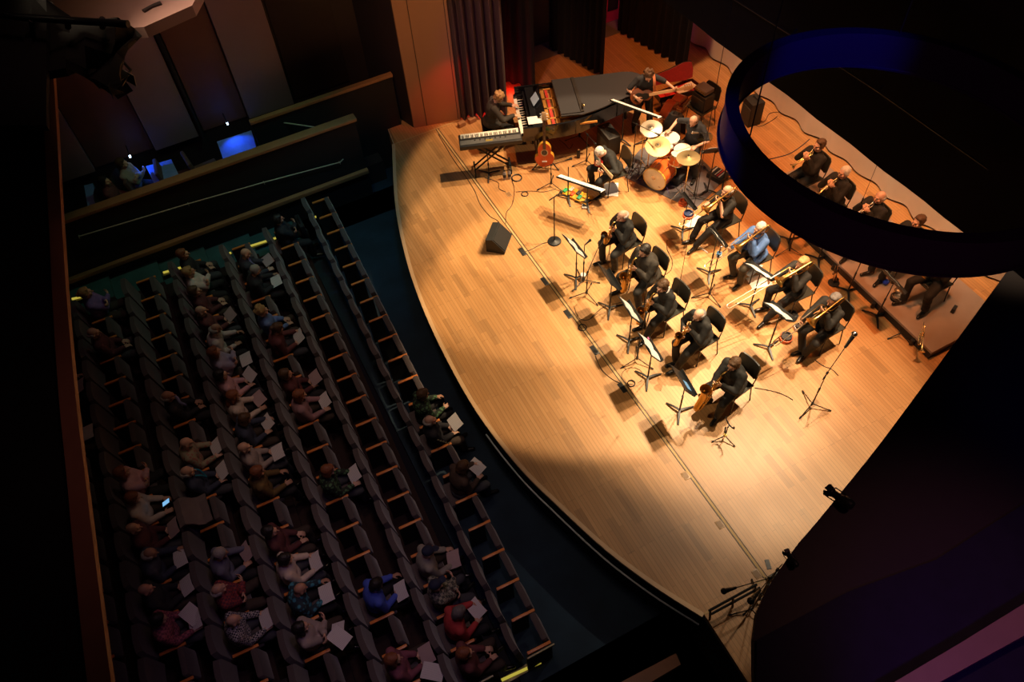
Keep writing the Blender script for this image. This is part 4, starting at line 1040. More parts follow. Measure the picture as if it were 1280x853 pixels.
# round base microphone stand
b = P(693, 302); r = thing('microphone_stand', 'straight microphone stand on a heavy round base at the front of the stage', 'microphone stand', b, 0, 'microphone stands on the stage')
MB().lathe([(.125, 0), (.13, .012), (.12, .025), (.04, .035), (.018, .045)], n=28).obj('round_base', BLKM, r)
MB().tube([(0, 0, .03), (0, 0, .7)], .012, 10).tube([(0, 0, .7), (0, 0, 1.12)], .009, 10).tube([(0, 0, .67), (0, 0, .73)], .018, 10).obj('pole', BLKM, r)
o = MB().tube([(0, -.10, 1.10), (0, .12, 1.17)], .012, 8).obj('microphone', BLK, r); MB().ell((0, .14, 1.178), .03, None, 12, 8).obj('grille', BLKM, o)
# instrument stands
def horn_stand(b, label, h=.42, rot=0):
    r = thing('instrument_stand', label, 'instrument stand', b, rot, 'instrument stands')
    tripod(r, .10, .20, .3); MB().tube([(0, 0, .06), (0, 0, h)], .008, 8).obj('pole', BLKM, r); return r
b = P(905, 549); r = horn_stand(b, 'empty saxophone stand with two prongs in front of the lower saxophonist', .40)
pr_ = MB(); pr_.tube(smooth_path([(-.10, 0, .52), (-.10, .02, .45), (-.05, .03, .40), (0, .03, .385), (.05, .03, .40), (.10, .02, .45), (.10, 0, .52)]), .010, 8).tube([(0, 0, .38), (0, .03, .39)], .012, 8); pr_.obj('prongs', RUB, r)
MB().box((0, .0, .12), (.04, .04, .03)).obj('collar', mat('yellow_collar', (.7, .5, .05), .5, var=0), r)
b = P(1123, 421); horn_stand(b, 'small low trumpet stand with four thin feet beside the riser', .12)
Wf = lambda M_: (lambda x, y, z: M_ @ V((x, y, z)))
c = P(1129, 412, .30); trumpet(None, (0, 0), 0, 'gold trumpet resting upright at the lower corner of the riser', W=Wf(Rz(-2.3) @ Rx(-.5)), group='spare horns beside the riser'); bpy.context.view_layer.update()
o = [x for x in COL.objects if x.get('label') == 'gold trumpet resting upright at the lower corner of the riser'][0]; o.location = c + V((.12, .25, .15)); o.rotation_euler = (0, 0, 0)
trumpet(None, (0, 0), 0, 'dark silver flugelhorn standing bell down at the upper edge of the riser', W=Wf(Rx(-1.35)), mt=mat('dark_silver', (.35, .30, .28), .25, 1, var=0), group='spare horns beside the riser', name='flugelhorn')
o = [x for x in COL.objects if 'flugelhorn' in x.get('label', '')][0]; o.location = P(1044, 352, .02) + V((0, -.1, .48)); o['category'] = 'flugelhorn'
o = MB().lathe([(.0, .0), (.10, .0), (.10, .012), (.02, .03), (.01, .05)]).tube([(0, 0, .04), (0, 0, .2)], .01, 8).obj('flugelhorn_peg', BLKM, None, P(1042, 354)); tag(o, 'small round peg stand under the dark silver flugelhorn', 'instrument stand')
# mutes and small things around the brass
DKGREY = mat('dark_grey_felt', (.04, .04, .045), .8, var=.1)
def mute(c, label, col, col2, s=1.0, z=0, rot=0):
    o = MB().lathe([(.055 * s, 0), (.085 * s, .01), (.09 * s, .06), (.075 * s, .065)], n=20).obj('mute', col, None, P(*c, z)); tag(o, label, 'mute', 'brass mutes around the players')
    MB().lathe([(.074 * s, .0652), (.074 * s, .10), (.055 * s, .105), (.05 * s, .075)], n=20).obj('rim', col2, o); return o
ORR = mat('orange_red_fibre', (.75, .12, .03), .55, var=.1)
mute((982, 424), 'round dark grey cup mute with an orange red bottom standing on the floor', ORR, DKGREY, 1.25)
mute((998, 411), 'pale straight mute lying by the shoe of the trombonist in the red tie', WHITEP, DKGREY, .9)
mute((989, 397), 'black rubber plunger mute beside the tall lilac sheets', RUB, BLKM, 1.2)
mute((860, 271), 'blue and red cup mute hanging at the stand near the bald trombonist', ORR, mat('navy_felt', (.02, .04, .12), .8, var=0), 1.15, .74)
mute((853, 256), 'orange red mute on the stand nearest the drum rug corner', ORR, ORR, .9, .74)
mute((1120, 374), 'black and chrome mute lying on the riser by the lower music stand', RUB, CHROME, 1.2, .2)
mute((1122, 366), 'bright metal mute lying on the riser behind the lower music stand', BRASS2, CHROME, .8, .2)
mute((898, 321), 'small white bulb mute beside the silver microphone of the blue jacketed man', WHITEP, mat('sky_blue', (.1, .35, .7), .5, var=0), .55, 1.0)
o = MB().ell((0, 0, .055), .055).obj('blue_ball', mat('blue_rubber', (.02, .06, .6), .4, var=0), None, P(1106, 355, .2)); tag(o, 'small bright blue ball on the riser below the ring', 'ball')
o = MB().lathe([(.035, 0), (.037, .02), (.037, .17), (.015, .21), (.015, .25), (.0, .25)]).obj('black_bottle', BLK, None, P(1003, 404)); tag(o, 'black bottle beside the trombone slide of the man with the red tie', 'bottle')
o = MB().tube([(0, 0, .012), (.26, .06, .012)], .012, 8).obj('white_tube', WHITEP, None, P(871, 307)); tag(o, 'short white tube lying on the floor by the shoes of the bald trombonist', 'tube')
o = MB().lathe([(.04, 0), (.05, .12), (.046, .12), (.036, .006)]).obj('paper_cup', WHITEP, None, P(729, 349)); MB().lathe([(.051, .118), (.053, .122), (.051, .128)]).obj('rim', WHITEP, o); tag(o, 'white cup on the floor under the first saxophone music stand', 'cup')
WATER = mat('clear_plastic', (.75, .78, .8), .08, var=0, alpha=.35)
for i, (x, y) in enumerate(((631, 224), (637, 223))):
    o = MB().lathe([(.033, 0), (.035, .03), (.035, .16), (.014, .20), (.014, .215)]).obj('water_bottle', WATER, None, P(x, y)); tag(o, ['clear water bottle under the keyboard, nearer the keyboard stand', 'clear water bottle beside the black cable coil under the keyboard'][i], 'bottle')
    MB().lathe([(.0155, .213), (.0155, .235), (.0, .235)]).obj('cap', BLK, o); MB().lathe([(.0356, .06), (.0356, .13)], cap=False).obj('label_band', DKGREY, o)
o = MB().lathe([(.036, 0), (.038, .02), (.038, .15), (.025, .18), (.018, .2), (0, .2)]).obj('black_flask', BLK, None, P(723, 197)); MB().lathe([(.0, .2), (.02, .2), (.02, .225), (0, .225)]).obj('cap', CHROME, o); tag(o, 'dark flask standing on the floor beside the guitarist', 'bottle')
o = MB().box((0, 0, .05), (.06, .12, .10), b=.01).obj('chair_foot_block', BLK, None, P(1191, 389, .2), .4); tag(o, 'small black brush shaped block on the riser behind the lower trumpeter', 'block')
# floor pockets and outlet plates
for i, (x, y) in enumerate(((655.5, 315), (681, 352), (711, 393), (743, 438), (777, 486))):
    x, y = [(653, 315), (681, 352), (710, 393), (743, 438), (778, 485)][i]
    o = MB().box((0, 0, .004), (.20, .085, .008), b=.002).obj('floor_pocket', BLKM, None, P(x, y), 0); MB().box((0, 0, .0085), (.15, .05, .002)).obj('lid', RUB, o); tag(o, 'black floor pocket lid beside the seam, ' + ['under the wedge speaker cable', 'level with the first saxophonist', 'level with the large saxophonist', 'level with the man with crossed legs', 'nearest the two cable loops'][i], 'floor pocket', 'floor pockets along the stage seam')
PLATE = mat('wood_floor_plate', (.45, .27, .12), .4, var=.1)
for i, (x, y) in enumerate(((857, 595), (900, 656), (946, 718), (636, 243))):
    o = MB().box((0, 0, .003), (.13, .10, .006), b=.002).obj('floor_plate', PLATE, None, P(x, y)); MB().box((0, 0, .0065), (.10, .07, .002)).obj('inset', mat('dark_wood_inset', (.28, .15, .06), .5, var=0), o); tag(o, 'small wood coloured outlet plate in the floor, ' + ['uppermost of the three along the lower seam', 'middle of the three along the lower seam', 'where the seam meets the side platform', 'under the cables below the keyboard'][i], 'floor plate')
o = MB().box((0, 0, .004), (.06, .14, .008)).obj('floor_pocket', BLKM, None, P(960, 706), 1.2); tag(o, 'black floor pocket lid near the lower stage corner', 'floor pocket')
# stage monitors
def wedge(c, rz, label):
    r = thing('floor_monitor', label, 'speaker', c, rz)
    m_ = MB(); w = .24
    prof = [(-.18, 0), (.17, 0), (.19, .06), (-.05, .33), (-.18, .30)]
    vs = [(sx * w, y, z) for sx in (-1, 1) for y, z in prof]; fs = [(4, 3, 2, 1, 0), (5, 6, 7, 8, 9)] + [(i, (i + 1) % 5, (i + 1) % 5 + 5, i + 5) for i in range(5)]
    m_.add(vs, fs).obj('cabinet', mat('speaker_vinyl', (.018, .018, .017), .6, var=.2, scale=40), r)
    a = math.atan2(.27, -.24); g = MB(); g.at(T(0, .075, .20) @ Rx(R(131.6)))
    g.box((0, 0, 0), (w * 1.85, .32, .014)); g.obj('grille', mat('speaker_grille', (.03, .03, .03), .5, .3, var=.3, scale=200), r)
    MB().tube([(-w - .012, -.04, .15), (-w - .03, -.03, .15), (-w - .03, .05, .15), (-w - .012, .06, .15)], .008, 6).obj('handle', BLKM, r); return r
wedge(P(624, 305), face(.7, .75), 'black wedge shaped floor monitor at the front of the stage beside the seam')
def cab(c, rz, w, d, h, label, cat='amplifier', tilt=0, knobs=True):
    r = thing('amplifier' if cat != 'speaker' else 'loudspeaker', label, cat, c, rz)
    Q = Rx(tilt)
    MB().at(Q).box((0, 0, h / 2), (w, d, h), b=.015).obj('cabinet', mat('speaker_vinyl', (.018, .018, .017), .6), r)
    MB().at(Q).box((0, d / 2 + .004, h * .42), (w * .88, .012, h * .70), b=.004).obj('grille', mat('amp_grille_cloth', (.05, .046, .035), .7, var=.3, scale=150), r)
    if knobs:
        p = MB().at(Q).box((0, d * .18, h + .004), (w * .8, d * .3, .008)).obj('control_panel', BLKM, r)
        for k in range(5): MB().at(Q).lathe([(.012, h + .0085), (.010, h + .025), (0, h + .025)], T(-w * .3 + w * .15 * k, d * .18, 0), 10).obj('knob', CHROME, p)
    MB().at(Q).tube([(-.09, -.02, h + .002), (-.08, -.02, h + .03), (.08, -.02, h + .03), (.09, -.02, h + .002)], .009, 6).obj('handle', RUB, r)
    return r
cab(P(760, 186), face(-.05, -1), .50, .28, .46, 'black guitar amplifier behind the seated guitarist')
cab(P(937, 152), face(-.1, -1), .34, .30, .56, 'black loudspeaker standing upstage near the pale curtain', 'speaker', knobs=False)
# bass amp standing on a chair-like stand with an amp head on top
b = P(868, 158); rz = face(.15, -1)
put_chair(b.x, b.y + .12, rz, 'black chair holding the bass amplifier behind the drummer')
cab(V((b.x, b.y + .10, .468)), rz, .38, .28, .34, 'square black bass amplifier standing on a chair behind the drummer', knobs=False)
r = thing('amplifier', 'grey amplifier unit resting on top of the square bass amplifier', 'amplifier', V((b.x + .0, b.y + .10, .845)), rz)
MB().box((0, 0, .05), (.30, .24, .09), b=.006).obj('case', mat('grey_amp_metal', (.16, .14, .15), .4, .5, var=0), r)
MB().box((0, .121, .05), (.28, .008, .07)).obj('front_panel', mat('gold_amp_front', (.4, .3, .15), .4, .5, var=.3, scale=60), r)
for k in range(4): MB().tube([(-.1 + .06 * k, .124, .05), (-.1 + .06 * k, .14, .05)], .011, 10).obj('knob', CHROME, r)
for k in (-1, 1): MB().box((k * .1, 0, .003), (.03, .1, .01)).obj('foot', RUB, r)
# pedal board
b = P(722, 246); r = thing('pedal_board', 'orange yellow pedal board with coloured effect pedals on the floor before the guitarist', 'pedal board', b, face(-.45, 1) )
MB().box((0, 0, .025), (.62, .26, .05), b=.008).obj('board', mat('orange_yellow_board', (.80, .36, .02), .5, var=.05), r)
cc = [(.02, .35, .12), (.65, .62, .55), (.75, .08, .02), (.05, .05, .05), (.05, .4, .2), (.8, .5, .05), (.1, .12, .12)]
for k in range(7):
    pd = MB().box((-.26 + .085 * k, .04 if k % 2 else -.05, .07), (.07, .11, .035), b=.005).obj('pedal', mat('pedal_%s' % 'abcdefg'[k], cc[k], .4, var=0), r)
    MB().lathe([(.008, .088), (.008, .098), (0, .098)], T(-.26 + .085 * k, .06 if k % 2 else -.03, 0), 8).obj('knob', CHROME, pd)
o = MB().box((0, 0, .02), (.10, .34, .04), b=.008).obj('white_pedal', mat('white_pedal', (.7, .7, .68), .4, var=0), None, P(731, 254), 1.0); MB().box((0, 0, .042), (.08, .28, .006)).obj('tread', RUB, o); tag(o, 'white rocker pedal leaning beside the orange pedal board', 'pedal')
# ------------------------------------------------------------------ grand piano
PBLK = mat('piano_black_lacquer', (0.010, 0.010, 0.012), .18, var=0, coat=.5)
PLID = mat('piano_lid_lacquer', (0.045, 0.042, 0.045), .38, var=0, coat=.3)
GOLDP = mat('gold_iron_plate', (0.72, 0.34, 0.08), .35, .5, var=.15)
FELT = mat('red_felt', (.6, .02, .02), .9, var=.1)
IVORY = mat('white_keys', (.80, .77, .68), .3, var=0)
rzP = face(.34, .94); oP = V((-11.98, 5.72, 0))
oP = oP + V((.03, .03, 0))
pn = thing('grand_piano', 'black concert grand piano with its front lid flap folded back, beside the stage curtains', 'piano', oP, rzP); pn.scale = (1.14, 1.08, 1.0)
def outline(k=0.0, tail=2.5, tx=.58):
    pts = [(-.60 - k, .02), (-.60 - k, 1.9)]
    for i in range(9):
        a = PI - PI * i / 8; pts.append((-.24 + (.36 + k) * math.cos(a), 2.12 + (.38 + k) * math.sin(a)))
    pts += [(.14 + k, 2.02), (.25 + k, 1.78), (.40 + k, 1.42), (.53 + k, 1.12), (tx + k, .85), (.60 + k, .6), (.60 + k, .02)]
    return pts
ol = outline(); n_ = len(ol)
# rim: a closed wall
rim = MB(); inner = [(x * .945 - .005, .06 + (y - .06) * .975) for x, y in ol]
vs = [(x, y, .60) for x, y in ol] + [(x, y, .92) for x, y in ol] + [(x, y, .60) for x, y in inner] + [(x, y, .92) for x, y in inner]; fs = []
for i in range(n_ - 1):
    j = i + 1; fs += [(i, j, j + n_, i + n_), (i + 2 * n_, i + 3 * n_, j + 3 * n_, j + 2 * n_), (i + n_, j + n_, j + 3 * n_, i + 3 * n_), (i, i + 2 * n_, j + 2 * n_, j)]
fs += [(0, n_, 3 * n_, 2 * n_), (n_ - 1, 3 * n_ - 1, 4 * n_ - 1, 2 * n_ - 1)]
rim.add(vs, fs).obj('rim', PBLK, pn)
MB().prism([(x * .94 - .005, .5 + (y - .5) * .97 if y > .5 else .48) for x, y in ol], .70, .74).obj('soundboard', mat('spruce_board', (.45, .22, .07), .5, var=.1), pn)
MB().box((0, .25, .62), (1.16, .50, .05)).obj('key_bed', PBLK, pn)
pl_ = MB()
pl_.prism([(-.54, .50), (.54, .50), (.54, .56), (-.54, .56)], .80, .83).prism([(-.54, .70), (.54, .66), (.54, .73), (-.54, .76)], .80, .83)
for x in (-.53, -.25, .02, .30, .52): pl_.box((x, .95, .815), (.035, .9, .03))
pl_.obj('iron_plate', GOLDP, pn)
MB().box((0, .61, .81), (1.02, .05, .02)).obj('felt_strip', FELT, pn)
st_ = MB()
for i in range(46): x = -.51 + 1.02 * i / 45; st_.tube([(x, .56, .835), (x * .8, 1.2, .80)], .0016, 4)
st_.obj('strings', BRASS2, pn)
kw = 1.02 / 52; wk = MB()
for i in range(52): wk.box((-.51 + kw * (i + .5), .065, .690), (kw * .93, .15, .022))
wk.obj('white_keys', IVORY, pn)
bk = MB()
for i in range(51):
    if i % 7 in (0, 1, 3, 4, 5): bk.box((-.51 + kw * (i + 1), .095, .706), (kw * .55, .09, .018))
bk.obj('black_keys', PBLK, pn)
for sx in (-1, 1): MB().box((sx * .555, .09, .70), (.075, .2, .10), b=.012).obj('key_block', PBLK, pn)
MB().box((0, .165, .75), (1.04, .02, .13)).obj('fallboard', PBLK, pn)
MB().box((0, .20, .82), (1.10, .07, .02)).obj('name_board', PBLK, pn)
MB().box((0, .29, .89), (1.14, .16, .015)).obj('desk_shelf', PBLK, pn)
MB().at(T(0, .33, .90) @ Rx(-.7)).box((0, 0, .09), (.70, .012, .18)).obj('music_desk', PBLK, pn)
lid = [(x, y) for x, y in outline(.015, tx=.50) if y > .74]
lid = [(-.615, .74)] + lid
lid = [(min(p[0], .50), p[1]) for p in lid if not (p[0] > .4 and p[1] < 1.0)] + [(.48, 1.0), (.48, .74)]
Ql = T(-.615, 0, .93) @ Ry(-.05) @ T(.615, 0, 0)
MB().at(Ql).prism(lid, 0.0, .022).obj('lid', PLID, pn)
MB().at(Ql).prism([(-.60, .745), (.45, .745), (.45, 1.10), (-.60, 1.10)], .024, .044).obj('lid_flap', PLID, pn)
h_ = MB().at(Ql); h_.prism([(-.60, 1.11), (.45, 1.11), (.44, 1.17), (-.60, 1.17)], .024, .05)
h_.obj('flap_edge', mat('worn_black_edge', (.06, .05, .045), .35, .4, var=.8, scale=60), pn)
for x, y in ((-.50, .28), (.50, .28), (-.30, 2.15)):
    MB().lathe([(.045, .06), (.05, .10), (.035, .14), (.05, .40), (.06, .45), (.06, .60)], T(x, y, 0), 12).obj('leg', PBLK, pn)
    MB().tube([(x - .02, y, .03), (x + .02, y, .03)], .03, 12).obj('caster', BRASS, pn)
ly = MB().box((0, .32, .36), (.04, .05, .46)).box((0, .30, .10), (.26, .12, .05)); ly.obj('pedal_lyre', PBLK, pn)
for k in (-1, 0, 1): MB().box((k * .06, .20, .09), (.025, .12, .01), b=.003).obj('pedal', BRASS, pn)
def on_piano(x, y, z): return oP + Rz(rzP) @ V((x, y, z))
o = MB().box((0, 0, .0), (.30, .18, .006)).obj('sheet_music', mat('bluish_page', (.45, .6, .85), .5, var=.05), None); o.matrix_world = T(*on_piano(-.12, .37, .985)) @ Rz(rzP) @ Rx(R(50)) @ Rz(.15); tag(o, 'bluish music page leaning on the piano desk', 'sheet music')
o = MB().box((0, 0, .003), (.23, .30, .006)).obj('booklet', PAPERW, None, on_piano(.43, .30, .899), rzP); tag(o, 'white booklet lying flat at the treble end of the piano desk', 'booklet')
# bench and pianist
w = root_from_head((620, 119), 1.20, rzP, .14); w.z = 0
r = thing('piano_bench', 'black padded bench under the pianist', 'bench', w, rzP)
MB().box((0, -.04, .45), (.60, .32, .07), b=.02).obj('cushion', PBLK, r)
for x in (-.26, .26):
    for y in (-.17, .09): MB().box((x, y, .205), (.04, .04, .41)).obj('leg', PBLK, r)
MB().box((0, -.04, .40), (.56, .29, .03)).obj('apron', PBLK, r)
p = dict(size=SZ, lean=10, hpitch=32, hip=(0, 0, .57), handL=(-.16, .50, .76), handR=(.18, .50, .76), hdirL=(.1, 1, -.1), hdirR=(.0, 1, -.1), palmL=(0, 0, -1), palmR=(0, 0, -1), curl=.35, footL=(-.12, .48, 0), footR=(.10, .50, 0), elbowL=(-.7, -.5, -.6), elbowR=(.7, -.5, -.6))
gl = P(645, 145, .72); kd = (oP - w).length
for k in ('handL', 'handR'): p[k] = (p[k][0], (oP - w).dot(V((-math.sin(rzP), math.cos(rzP), 0))) - .09, .80)
musician(p, w, rzP, 'pianist with curly blonde hair in a dark grey jacket bent over the piano keys', 'jacket', ('curly', 'blonde'), mat('charcoal_jacket', (.05, .042, .035), .85, var=.2, scale=25))
# ------------------------------------------------------------------ electric keyboard on a crossed stand
a, b = P(575, 178, .80), P(650, 169, .80); c = (a + b) / 2; rzK = math.atan2(b.y - a.y, b.x - a.x); L = (b - a).length + .04
ek = thing('stage_keyboard', 'long black and silver electric keyboard on a crossed black stand in front of the pianist', 'keyboard', (c.x, c.y, 0), rzK)
MB().box((0, -.02, .80), (L, .38, .09), b=.015).obj('case', mat('keyboard_case', (.018, .018, .02), .4, .1, var=0), ek)
MB().at(T(0, -.09, .847)).box((0, 0, 0), (L * .97, .13, .006)).obj('control_panel', mat('grey_panel', (.10, .10, .10), .4, var=.5, scale=50), ek)
wk = MB(); n_ = 43; ww = L * .93 / n_
for i in range(n_): wk.box((-L * .465 + ww * (i + .5), .095, .850), (ww * .92, .13, .014))
wk.obj('white_keys', IVORY, ek); bk = MB()
for i in range(n_ - 1):
    if i % 7 in (0, 1, 3, 4, 5): bk.box((-L * .465 + ww * (i + 1), .07, .861), (ww * .5, .075, .012))
bk.obj('black_keys', BLK, ek)
for i in range(7): MB().lathe([(.010, .85), (.010, .868), (0, .868)], T(-.3 + .1 * i, -.06, 0), 10).obj('knob', BLK, ek)
MB().box((-.02, -.10, .8515), (.14, .05, .004)).obj('display', mat('amber_display', (.3, .22, .05), .3, var=0), ek)
for sy in (-.07, .07):
    for sg in (-1, 1): MB().box((0, sy, .42), (.025, .03, .95), rot=Ry(sg * .86), b=.004).obj('cross_bar', BLKM, ek)
for sx in (-1, 1):
    MB().box((sx * .36, 0, .745), (.03, .36, .025)).obj('top_bar', BLKM, ek); MB().box((sx * .36, 0, .10), (.03, .40, .03)).obj('foot_bar', BLKM, ek)
    for sy in (-.18, .18): MB().tube([(sx * .36, sy, 0), (sx * .36, sy, .10)], .02, 8).obj('foot', RUB, ek)
# ------------------------------------------------------------------ guitars
def guitar_body(s=1.0, waist=.75, depth=.09):
    pts = []
    for i in range(40):
        t = 2 * PI * i / 40; y = math.cos(t); x = math.sin(t)
        w_ = .185 if y < 0 else .14
        wv = w_ * (1 - .28 * math.exp(-((y - .10) / .28) ** 2) * waist)
        pts.append((x * wv * s * (1 if abs(y) < .97 else .9), y * .235 * s))
    return pts
NECKW = mat('dark_rosewood', (.07, .03, .015), .4, var=.2); PEG = mat('pale_headstock', (.55, .38, .22), .4, var=.1)
gtr = thing('acoustic_guitar', 'orange red acoustic guitar standing upright on a low stand beside the piano', 'guitar', P(681, 212, 0), face(.86, -.50))
Qg = T(0, 0, .30) @ Rx(.20) @ T(0, 0, .09) @ Matrix.Scale(1.18, 4)      # body centre; front looks along local +Y after rotating
QB = Qg @ Rx(PI / 2)                     # prism z -> -y ... outline in the x/z plane
MB().at(QB).prism(guitar_body(.95), -.045, .045).obj('body', mat('guitar_side_amber', (.75, .35, .04), .3, var=.1), gtr)
QF = Qg @ Rx(PI / 2)
MB().at(Qg @ Rx(-PI / 2)).prism([(x * .985, y * -.985) for x, y in guitar_body(.95)][::-1], .0455, .049).obj('top', mat('guitar_top_red', (.62, .09, .02), .25, var=.12), gtr)
fr_ = lambda x, y, zf: Qg @ V((x, zf, y))
MB().at(Qg @ T(0, 0, .05) @ Rx(-PI / 2)).lathe([(.045, .0492), (.045, .050), (.0, .050)], n=24).obj('sound_hole', BLK, gtr)
MB().at(Qg @ T(0, 0, .05) @ Rx(-PI / 2)).lathe([(.046, .0492), (.062, .0492), (.062, .051), (.046, .051)], n=24, cap=False).obj('rosette', PEG, gtr)
MB().box(tuple(fr_(0, -.115, .055)), (.10, .014, .022)).obj('bridge', WHITEP, gtr)
nk_ = MB(); nk_.at(Qg).box((0, .045, .38), (.052, .02, .52)); nk_.obj('neck', NECKW, gtr)
hs = MB(); hs.at(Qg).box((0, .035, .70), (.075, .018, .16), b=.006); hs.obj('headstock', PEG, gtr)
pg = MB()
for k in (-1, 1):
    for j in range(3): pg.tube([fr_(k * .035, .655 + .045 * j, .035), fr_(k * .065, .655 + .045 * j, .035)], .009, 8)
pg.obj('tuning_pegs', WHITEP, gtr)
sg_ = MB()
for k in range(6): sg_.tube([fr_(-.02 + .008 * k, -.11, .064), fr_(-.016 + .0065 * k, .64, .058)], .0008, 4)
sg_.obj('strings', CHROME, gtr)
r = thing('guitar_stand', 'low black guitar stand with splayed feet under the orange red guitar', 'instrument stand', P(682, 208, 0), face(.86, -.50))
for k in (-1, 1): MB().tube([(0, -.02, .30), (k * .26, .12, .012)], .012, 8).tube([(k * .245, .112, .03), (k * .275, .125, .012)], .016, 8).obj('leg', BLKM, r)
MB().tube([(0, -.02, .30), (0, -.26, .012)], .012, 8).obj('leg', BLKM, r); MB().tube([(0, -.03, .28), (0, -.19, .62)], .010, 8).obj('upright', BLKM, r)
# guitarist
rz = face(-.10, -1); w = root_from_head((753, 183), 1.16, rz, .26)
p = dict(size=SZ, lean=20, hpitch=42, hip=(0, 0, .535), handL=(-.30, .36, .80), handR=(.14, .30, .74), hdirL=(.3, .9, .3), hdirR=(-.7, .4, -.5), palmL=(.6, -.6, .3), palmR=(-.1, -.8, -.2), footL=(-.12, .26, 0), footR=(.26, .30, 0), curl=.9, elbowL=(-1, -.2, -.4), elbowR=(1, -.4, -.1))
musician(p, w, rz, 'white-haired guitarist in black suit bending over his guitar beside the black amplifier', 'jacket', ('thin', 'white'))
put_chair(w.x - .01, w.y + .03, rz, 'black chair of the seated guitarist at the corner of the drum rug')
eg = thing('electric_guitar', 'cream and red electric guitar played by the seated white-haired man', 'guitar', (w.x, w.y, 0), rz)
def axes(o_, ny, nz):
    ny = V(ny).normalized(); nz = V(nz); nz = (nz - ny * nz.dot(ny)).normalized(); nx = ny.cross(nz)
    m_ = Matrix((nx, ny, nz)).transposed().to_4x4(); m_.translation = V(o_); return m_
Qe = axes((.10, .27, .74), (-1, .12, .32), (0, 1, .45))
MB().at(Qe).prism([(x, y) for x, y in guitar_body(.8, 1.0)], -.02, .02).obj('body', mat('red_guitar_finish', (.5, .03, .02), .2, var=0), eg)
MB().at(Qe).prism([(x * .7, y * .8 + .01) for x, y in guitar_body(.8, 1.0)], .0205, .024).obj('pickguard', mat('cream_pickguard', (.75, .68, .55), .4, var=0), eg)
MB().at(Qe).box((0, .42, .015), (.048, .55, .022)).obj('neck', mat('maple_neck', (.70, .48, .26), .35, var=.1), eg)
MB().at(Qe).box((.0, .75, .01), (.07, .14, .015), b=.005).obj('headstock', mat('maple_neck', (.7, .48, .26)), eg)
pk = MB().at(Qe); [pk.box((0, y, .027), (.07, .018, .008)) for y in (-.09, -.04, .02)]; pk.obj('pickups', BLK, eg)
# ------------------------------------------------------------------ bass player, standing
rz = face(.9, -.28); w = P(800, 160)
p = dict(size=.94, lean=8, hpitch=38, hip=(0, 0, .86), handL=(-.50, .34, 1.14), handR=(.22, .26, .98), hdirL=(-.1, .9, .3), hdirR=(-.6, .5, -.4), palmL=(.3, -.8, .2), palmR=(-.1, -.9, 0), footL=(-.16, .12, 0), footR=(.14, -.02, 0), kneeL=(0, 1, 0), kneeR=(0, 1, 0), curl=.8, elbowL=(-1, -.1, -.6), elbowR=(1, -.4, -.4))
musician(p, w, rz, 'standing bass guitarist in black with an orange strap before the red case', 'short', ('curly', 'brown'), mat('slate_shirt', (.03, .034, .042), .85, var=.15))
bg = thing('bass_guitar', 'sunburst electric bass guitar with a pale long neck held by the standing musician', 'guitar', w, rz)
Qb = axes((.12, .235, 1.00), (-1, .16, .16), (.1, 1, .35))
MB().at(Qb).prism(guitar_body(.95, 1.1), -.022, .022).obj('body', mat('sunburst_brown', (.22, .06, .02), .2, var=.4, scale=4), bg)
MB().at(Qb).prism([(x * .6 + .02, y * .7) for x, y in guitar_body(.95, 1.1)], .0225, .026).obj('pickguard', BLK, bg)
MB().at(Qb).box((0, .50, .018), (.055, .70, .024)).obj('neck', mat('maple_neck', (.7, .48, .26)), bg)
MB().at(Qb).box((.01, .92, .012), (.08, .18, .016), b=.005).obj('headstock', mat('maple_neck', (.7, .48, .26)), bg)
tp_ = MB().at(Qb); [tp_.box((-.045, .86 + .04 * k, .012), (.04, .018, .012)) for k in range(4)]; tp_.obj('tuning_pegs', CHROME, bg)
MB().at(Qb).box((0, -.13, .028), (.09, .05, .012)).obj('bridge', CHROME, bg)
STR = mat('orange_strap', (.55, .2, .09), .7, var=.1)
J = skeleton(p); nkp = J['neck']
MB().sheet([[a_ + V((0, 0, .0)), a_ + V((-.05, 0, .02))] for a_ in smooth_path([V((-.12, .24, 1.05)), V((-.10, .23, 1.25)), J['shL'] + V((.06, .09, .06)), J['shL'] + V((.07, -.03, .10)), J['shL'] + V((.10, -.13, .0)), V((.14, -.16, 1.10)), V((.26, .04, .98)), V((.28, .20, .98))], 5)], .006).obj('strap', STR, bg)
# double bass lying on its side
db = thing('double_bass', 'dark red brown double bass lying on its side behind the drum kit', 'double bass', P(842, 146, 0), face(-.40, .92))
def bass_outline(s):
    pts = []
    for i in range(48):
        t = 2 * PI * i / 48; y = math.cos(t); x = math.sin(t); w_ = .30 if y < 0 else .24
        wv = w_ * (1 - .34 * math.exp(-((y - .05) / .26) ** 2)); pts.append((x * wv * s, y * .46 * s))
    return pts
Qd = T(0, -.05, .27) @ Ry(PI / 2) @ T(0, 0, 0)
DBW = mat('bass_varnish', (.20, .035, .012), .22, var=.3, scale=3, coat=.4)
MB().at(Qd).prism(bass_outline(.88), -.10, .10).obj('body', DBW, db)
MB().at(Qd).box((0, .42, .125), (.06, .60, .03)).obj('fingerboard', NECKW, db)
MB().at(Qd).tube([(0, .40, .10), (0, .78, .10), (0, .90, .09), (0, .95, .05), (0, .92, .02)], [.028, .026, .032, .03, .015], 10).obj('neck', mat('bass_neck', (.35, .13, .04), .35), db)
MB().at(Qd).box((0, -.06, .15), (.12, .012, .10)).obj('bridge', PEG, db); MB().at(Qd).box((0, -.24, .12), (.07, .26, .02)).obj('tailpiece', NECKW, db)
MB().at(Qd).tube([(0, -.40, 0), (0, -.60, 0)], .008, 8).obj('endpin', CHROME, db)
